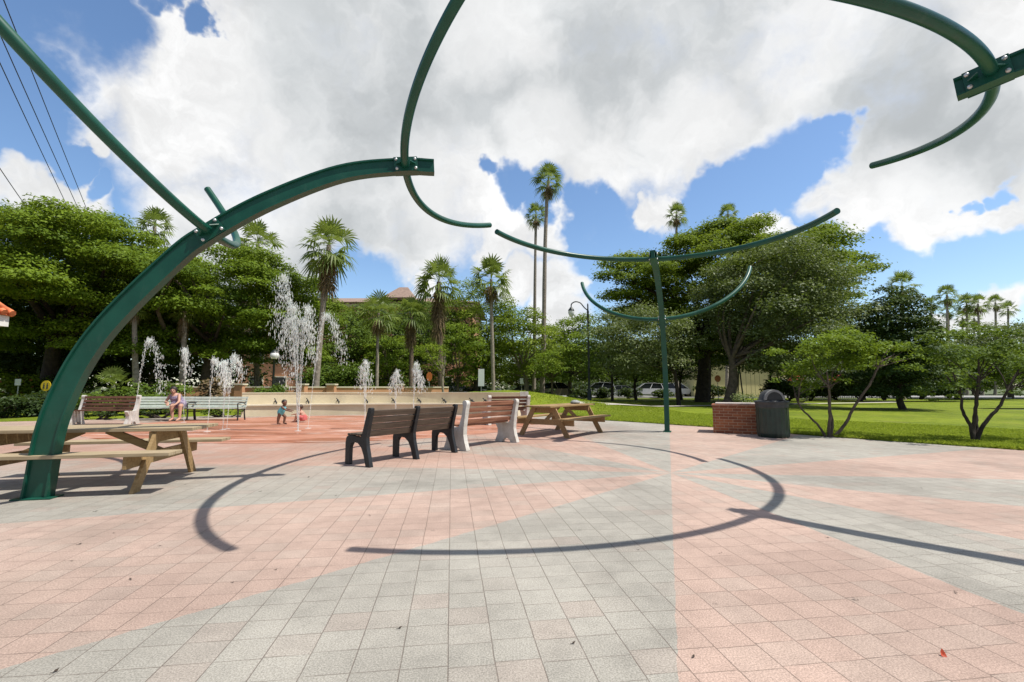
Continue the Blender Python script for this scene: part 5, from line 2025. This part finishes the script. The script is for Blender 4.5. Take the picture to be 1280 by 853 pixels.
clump_tree('small many stemmed tree beside the green bin', 10.95, 1036, 545,
           [(984, 438, .20), (1000, 463, .22), (1010, 436, .24), (1030, 424, .24), (1052, 419, .24), (1077, 424, .24), (1098, 431, .22), (1121, 440, .20), (1139, 446, .13),
            (1058, 449, .26), (1035, 455, .26), (1014, 482, .18), (1042, 474, .18), (1074, 442, .26), (1001, 449, .22), (1104, 453, .16), (1024, 494, .12), (990, 478, .14), (1045, 436, .26),
            (1018, 462, .22), (1088, 446, .18), (1128, 430, .12), (1065, 462, .14)],
           [([(1034, 549, 0), (1022, 530, .03), (1006, 512, .1), (998, 492, .15)], .030, .014), ([(1036, 549, 0), (1034, 520, -.08), (1033, 495, -.12), (1028, 465, -.15)], .040, .016),
            ([(1038, 549, 0), (1044, 525, .1), (1043, 500, .2), (1050, 465, .25)], .036, .016), ([(1040, 549, 0), (1054, 531, -.05), (1064, 508, -.1), (1080, 482, -.15), (1096, 455, -.1), (1118, 443, 0)], .042, .016)],
           80, 'leaf_bright', 'tree_bark', 0.080, 2300, 0.42)
clump_tree('small forked tree nearest the right edge of the lawn', 9.9, 1218, 552,
           [(1164, 438, .18), (1180, 425, .20), (1202, 418, .20), (1226, 414, .20), (1250, 422, .22), (1272, 430, .22), (1294, 440, .24), (1170, 468, .20), (1188, 488, .17), (1200, 452, .22),
            (1226, 448, .22), (1251, 454, .22), (1276, 466, .22), (1163, 488, .13), (1214, 476, .18), (1178, 502, .10), (1294, 470, .2), (1240, 434, .22), (1240, 476, .16), (1310, 455, .22),
            (1262, 486, .14), (1185, 450, .2), (1285, 490, .14)],
           [([(1216, 556, 0), (1214, 535, 0), (1207, 515, .06), (1206, 495, .1), (1192, 470, .15)], .042, .016), ([(1217, 556, 0), (1217, 533, 0), (1214, 505, -.1), (1216, 478, -.12), (1212, 450, -.2)], .046, .016),
            ([(1219, 556, 0), (1224, 530, .05), (1226, 508, .12), (1232, 480, .18)], .034, .015), ([(1220, 556, 0), (1226, 531, -.05), (1242, 510, -.1), (1252, 488, -.12), (1266, 462, -.1)], .044, .016)],
           81, 'leaf_mid', 'tree_bark_dark', 0.078, 2300, 0.40)

# far row, copies of one crown
far = make_tree('far_tree', 'far dark tree behind the middle of the parked cars', (0, 0, 0), 13, 9.5, 0.1, 91, 'leaf_mid', 'tree_bark_dark', 0.36, 70, 75, 0.65, 0.3,
                group='far trees closing the view')
spots = [(395, 84, 1.0, 'left of the peach building'), (640, 80, 0.95, 'behind the black and silver cars'), (700, 86, 1.0, 'behind the tan car'), (770, 82, 0.95, 'behind the dark grey car'),
         (830, 88, 1.05, 'behind the two white cars'), (1000, 84, 0.95, 'right of the yellow building'), (1050, 78, 0.9, 'above the picket fence'),
         (1110, 82, 0.85, 'behind the conifer'), (1170, 84, 0.75, 'under the tallest far palm'), (1225, 80, 0.72, 'under the touching far palms'), (1285, 82, 0.8, 'at the far right edge'),
         (590, 86, 0.9, 'right of the peach building'), (60, 60, 0.95, 'behind the far left street'), (735, 76, 0.75, 'behind the silver grey car'), (890, 92, 1.0, 'behind the yellow building roof'),
         (1330, 84, 0.8, 'outside the right edge'), (800, 76, 0.7, 'left of the upright arch'), (665, 74, 0.7, 'behind the tall palm trunks')]
for i, (px, Y, sc, nm) in enumerate(spots):
    p = at(px, 485, Y)
    lb = 'far dark green tree ' + nm
    if i == 0:
        far.location = (p.x, Y, 0)
        far['label'] = lb
        far.scale = (sc,) * 3
    else:
        dup(far, (p.x, Y, 0), i * 1.7, lb, sc)


# ------------------------------------------------------------------ hedges, shrubs and flowers
def make_shrub(name, label, loc, W, H, seed, leafm, leaf=0.12, per=400, nclump=22, group=None, flowers=0, cat='shrub', D=None):
    rng = np.random.default_rng(seed)
    root = thing(name, label, cat, loc, 0, group)
    D = D or W
    cl = []
    for i in range(nclump):
        c = np.array([(rng.random() - .5) * W * 0.8, (rng.random() - .5) * D * 0.8, H * (0.15 + 0.62 * rng.random())])
        cl.append((c, min(W, H) * (0.22 + 0.12 * rng.random())))
    V, T = crown_cloud(rng, cl, leaf, per, 0.8)
    quads_mesh('foliage', V, T, leafm, root)
    st = MB()
    for i in range(6):
        a = rng.random() * 6.28
        limb_mb(rng, st, (0.08 * math.cos(a), 0.08 * math.sin(a), -0.05), Vector(cl[i][0]), 0.025 + W * 0.008, 0.012, 0.1, 6, 4)
    st.build('stem', 'tree_bark_dark', root)
    if flowers:
        P = np.array([cl[rng.integers(len(cl))][0] + unit(rng.normal(size=3)) * W * 0.18 for _ in range(flowers)])
        P[:, 2] = np.abs(P[:, 2])
        n = len(P)
        V = leaf_quads(rng, P, rng.normal(size=(n, 3)) + [0, -0.5, 0.8], np.full(n, leaf * 1.1), np.full(n, leaf))
        tag(quads_mesh('flower', V, rng.random(n), 'leaf_flower', root), kind='stuff')
    return root


def shrub_at(label, px, Y, ytop, wpx, seed, leafm, name='shrub', zg=None, **kw):
    p = at(px, 485, Y)
    g = (ground_z(p.x, Y) if p.x > -14 and Y < 44 else 0.0) if zg is None else zg
    H = at(px, ytop, Y).z - g
    return make_shrub(name, label, (p.x, Y, g), wpx / FPX * Y, H, seed, leafm, **kw)


shrub_at('dark low shrub at the far left edge beside the notice board', 12, 17.2, 492, 52, 101, 'leaf_dark', leaf=0.11, per=2100)
shrub_at('dark low shrub just left of the notice board', 40, 18.3, 490, 46, 102, 'leaf_dark', leaf=0.11, per=2100)
shrub_at('dark shrub behind the arch foot', 88, 19.5, 489, 60, 103, 'leaf_dark', leaf=0.12, per=1800)
shrub_at('dark leafy shrub behind the left concrete bench', 130, 18.5, 486, 62, 104, 'leaf_mid', leaf=0.12, per=1800)
shrub_at('red flowering shrub left of the yellow sign', 36, 24, 467, 46, 105, 'leaf_yellow_green', name='flowering_shrub', leaf=0.15, per=800, flowers=140)
shrub_at('red flowering shrub right of the yellow sign', 82, 25, 472, 40, 106, 'leaf_mid', name='flowering_shrub', leaf=0.15, per=800, flowers=160)
shrub_at('green shrub behind the bench of the seated woman', 205, 19.5, 478, 60, 107, 'leaf_mid', leaf=0.13, per=1500)
shrub_at('low green plants under the right pale bench', 280, 18.3, 508, 60, 108, 'leaf_mid', leaf=0.09, per=2100, D=0.7)
shrub_at('low dark plants behind the left pale bench', 205, 17.7, 508, 80, 113, 'leaf_dark', leaf=0.09, per=2100, D=0.7, zg=0.03)
shrub_at('low dark plants behind the left concrete bench', 128, 16.9, 508, 85, 114, 'leaf_dark', leaf=0.09, per=2100, D=0.7, zg=0.03)
shrub_at('reddish brown croton bush behind the fountain trio', 264, 22.0, 466, 30, 109, 'leaf_palm_dead', leaf=0.16, per=1000)
shrub_at('green bush at the foot of the post lamp', 330, 22.6, 480, 44, 110, 'leaf_mid', leaf=0.13, per=1300)
shrub_at('bushy green shrub behind the peach wall under the roof', 428, 30, 450, 70, 111, 'leaf_mid', leaf=0.18, per=800)
shrub_at('grey green round shrub right behind the brick box', 934, 14.2, 488, 27, 112, 'leaf_olive', leaf=0.06, per=3000, nclump=16)
for i, (px, Y, yt, w, lb) in enumerate([(985, 40, 468, 66, 'left end of the dark hedge row behind the bin'), (1012, 40.5, 474, 60, 'dark hedge bush left of the near right tree stems'),
                                        (1075, 38, 455, 70, 'dark hedge bush right of the near right tree stems'), (1105, 39, 450, 70, 'dark hedge bush left of the conifer trunk'),
                                        (1150, 38.5, 450, 75, 'dark hedge bush right of the conifer trunk'), (1185, 39, 462, 60, 'right end of the dark hedge row by the forked tree'),
                                        (1045, 43, 478, 60, 'low dark hedge bush before the picket fence')]):
    shrub_at(lb, px, Y, yt, w, 120 + i, 'leaf_dark', name='hedge', leaf=0.2, per=650, nclump=34, cat='hedge', group='dark hedge bushes beyond the lawn', D=2.2)
for i, (px, Y, yt, w, lb) in enumerate([(590, 47, 478, 60, 'dark bush row left of the silver car'), (640, 57, 478, 50, 'dark bush behind the silver and black cars'),
                                        (686, 58, 476, 60, 'dark bush behind the tan car'), (728, 58, 474, 50, 'dark bush behind the street lamp foot'),
                                        (782, 64, 474, 50, 'dark bush left of the white van'), (868, 66, 478, 40, 'bright bush at the foot of the fig trunk'), (681, 45, 485, 30, 'dark bush standing in for the shade on the front of the tan car'), (727, 46, 484, 32, 'dark bush standing in for the shade on the front of the silver grey car'),  # dark bushes before the cars are added to stand in for shade
                                        (785, 48, 484, 30, 'dark bush standing in for the shade on the dark grey car'), (829, 49, 484, 24, 'dark bush standing in for the shade between the two white cars'), (890, 47, 480, 34, 'dark bush standing in for the dark picnic shelter between the two thick right trunks'), (752, 49, 483, 30, 'dark bush right of the street lamp foot')]):  # the bush between the right trunks replaces a dark picnic shelter
    shrub_at(lb, px, Y, yt, w, 140 + i, 'leaf_yellow_green' if i == 5 else 'leaf_dark', name='hedge', zg=0, leaf=0.3, per=250, cat='hedge', group='bushes round the parking')

# ------------------------------------------------------------------ small things
def crumpled_bag():
    rng = np.random.default_rng(5)
    p = at(719, 485, 12.3)
    m = MB()
    m.ball((0, 0, 0.035), (0.13, 0.09, 0.055), 14)
    m.v = [(x * (1 + .12 * rng.normal()), y * (1 + .12 * rng.normal()), max(0.0, z * (1 + .12 * rng.normal()))) for x, y, z in m.v]
    o = m.build('crumpled_bag', 'rock')
    o.location = (p.x, 12.3, 0.741)
    tag(o, 'crumpled grey bag lying on the brown picnic table', 'bag')


crumpled_bag()


def ground_at(px, py):
    d = at(px, py, 1.0) - Vector((0, 0, EYE))
    t = -EYE / d.z
    return Vector((d.x * t, d.y * t, 0))


def fallen_leaves():
    p = ground_at(1179, 820)
    m = MB()
    k = [(-0.022, 0, 0.004), (-0.008, 0.014, 0.010), (0.012, 0.012, 0.016), (0.028, 0.0, 0.024), (0.012, -0.012, 0.010), (-0.008, -0.014, 0.006), (0.002, 0, 0.003)]
    m._add(k, [(0, 1, 6), (1, 2, 6), (2, 3, 6), (3, 4, 6), (4, 5, 6), (5, 0, 6)], False)
    m.tube([(-0.022, 0, 0.004), (-0.036, 0.004, 0.012)], 0.0016, 5)
    o = m.build('fallen_leaf', 'red_leaf')
    o.location = (p.x, p.y, 0.002)
    o.rotation_euler = (0, R(-35), R(70))
    o.scale = (0.75, 0.75, 0.75)
    tag(o, 'curled bright red leaf lying alone on the pink pavers', 'leaf')
    rng = random.Random(8)
    me = None
    pts = [(70, 840), (500, 786), (200, 683), (182, 651), (170, 654), (142, 667), (100, 681), (345, 713), (291, 729), (163, 725), (373, 573), (386, 597), (326, 615),
           (584, 597), (1145, 541), (1248, 557), (1055, 552), (634, 699), (1035, 673), (1152, 611), (900, 692), (798, 688), (1068, 750), (867, 822), (717, 805), (1195, 742),
           (708, 571), (232, 606), (20, 632), (120, 640), (250, 668), (310, 652), (90, 702), (420, 620), (462, 645)]
    for px, py in pts:
        q = ground_at(px, py)
        if me is None:
            b = MB()
            b._add([(-0.014, 0, 0.003), (0, 0.007, 0.007), (0.015, 0.001, 0.009), (0, -0.007, 0.003)], [(0, 1, 2, 3)])
            b.tube([(-0.014, 0, 0.003), (-0.024, 0.003, 0.006)], 0.0014, 5)
            lf = b.build('dry_leaf', 'dead_leaf')
            me = lf.data
        else:
            lf = link('dry_leaf', me)
        lf.location = (q.x, q.y, 0.002)
        lf.rotation_euler = (0, 0, rng.random() * 6.28)
        s_ = rng.uniform(0.35, 0.75) * (1 + q.y * 0.10)
        lf.scale = (s_, s_, s_)
        tag(lf, 'small dark dry leaf scrap lying on the pavers', 'dry leaf', 'dry leaf scraps on the pavers')


fallen_leaves()
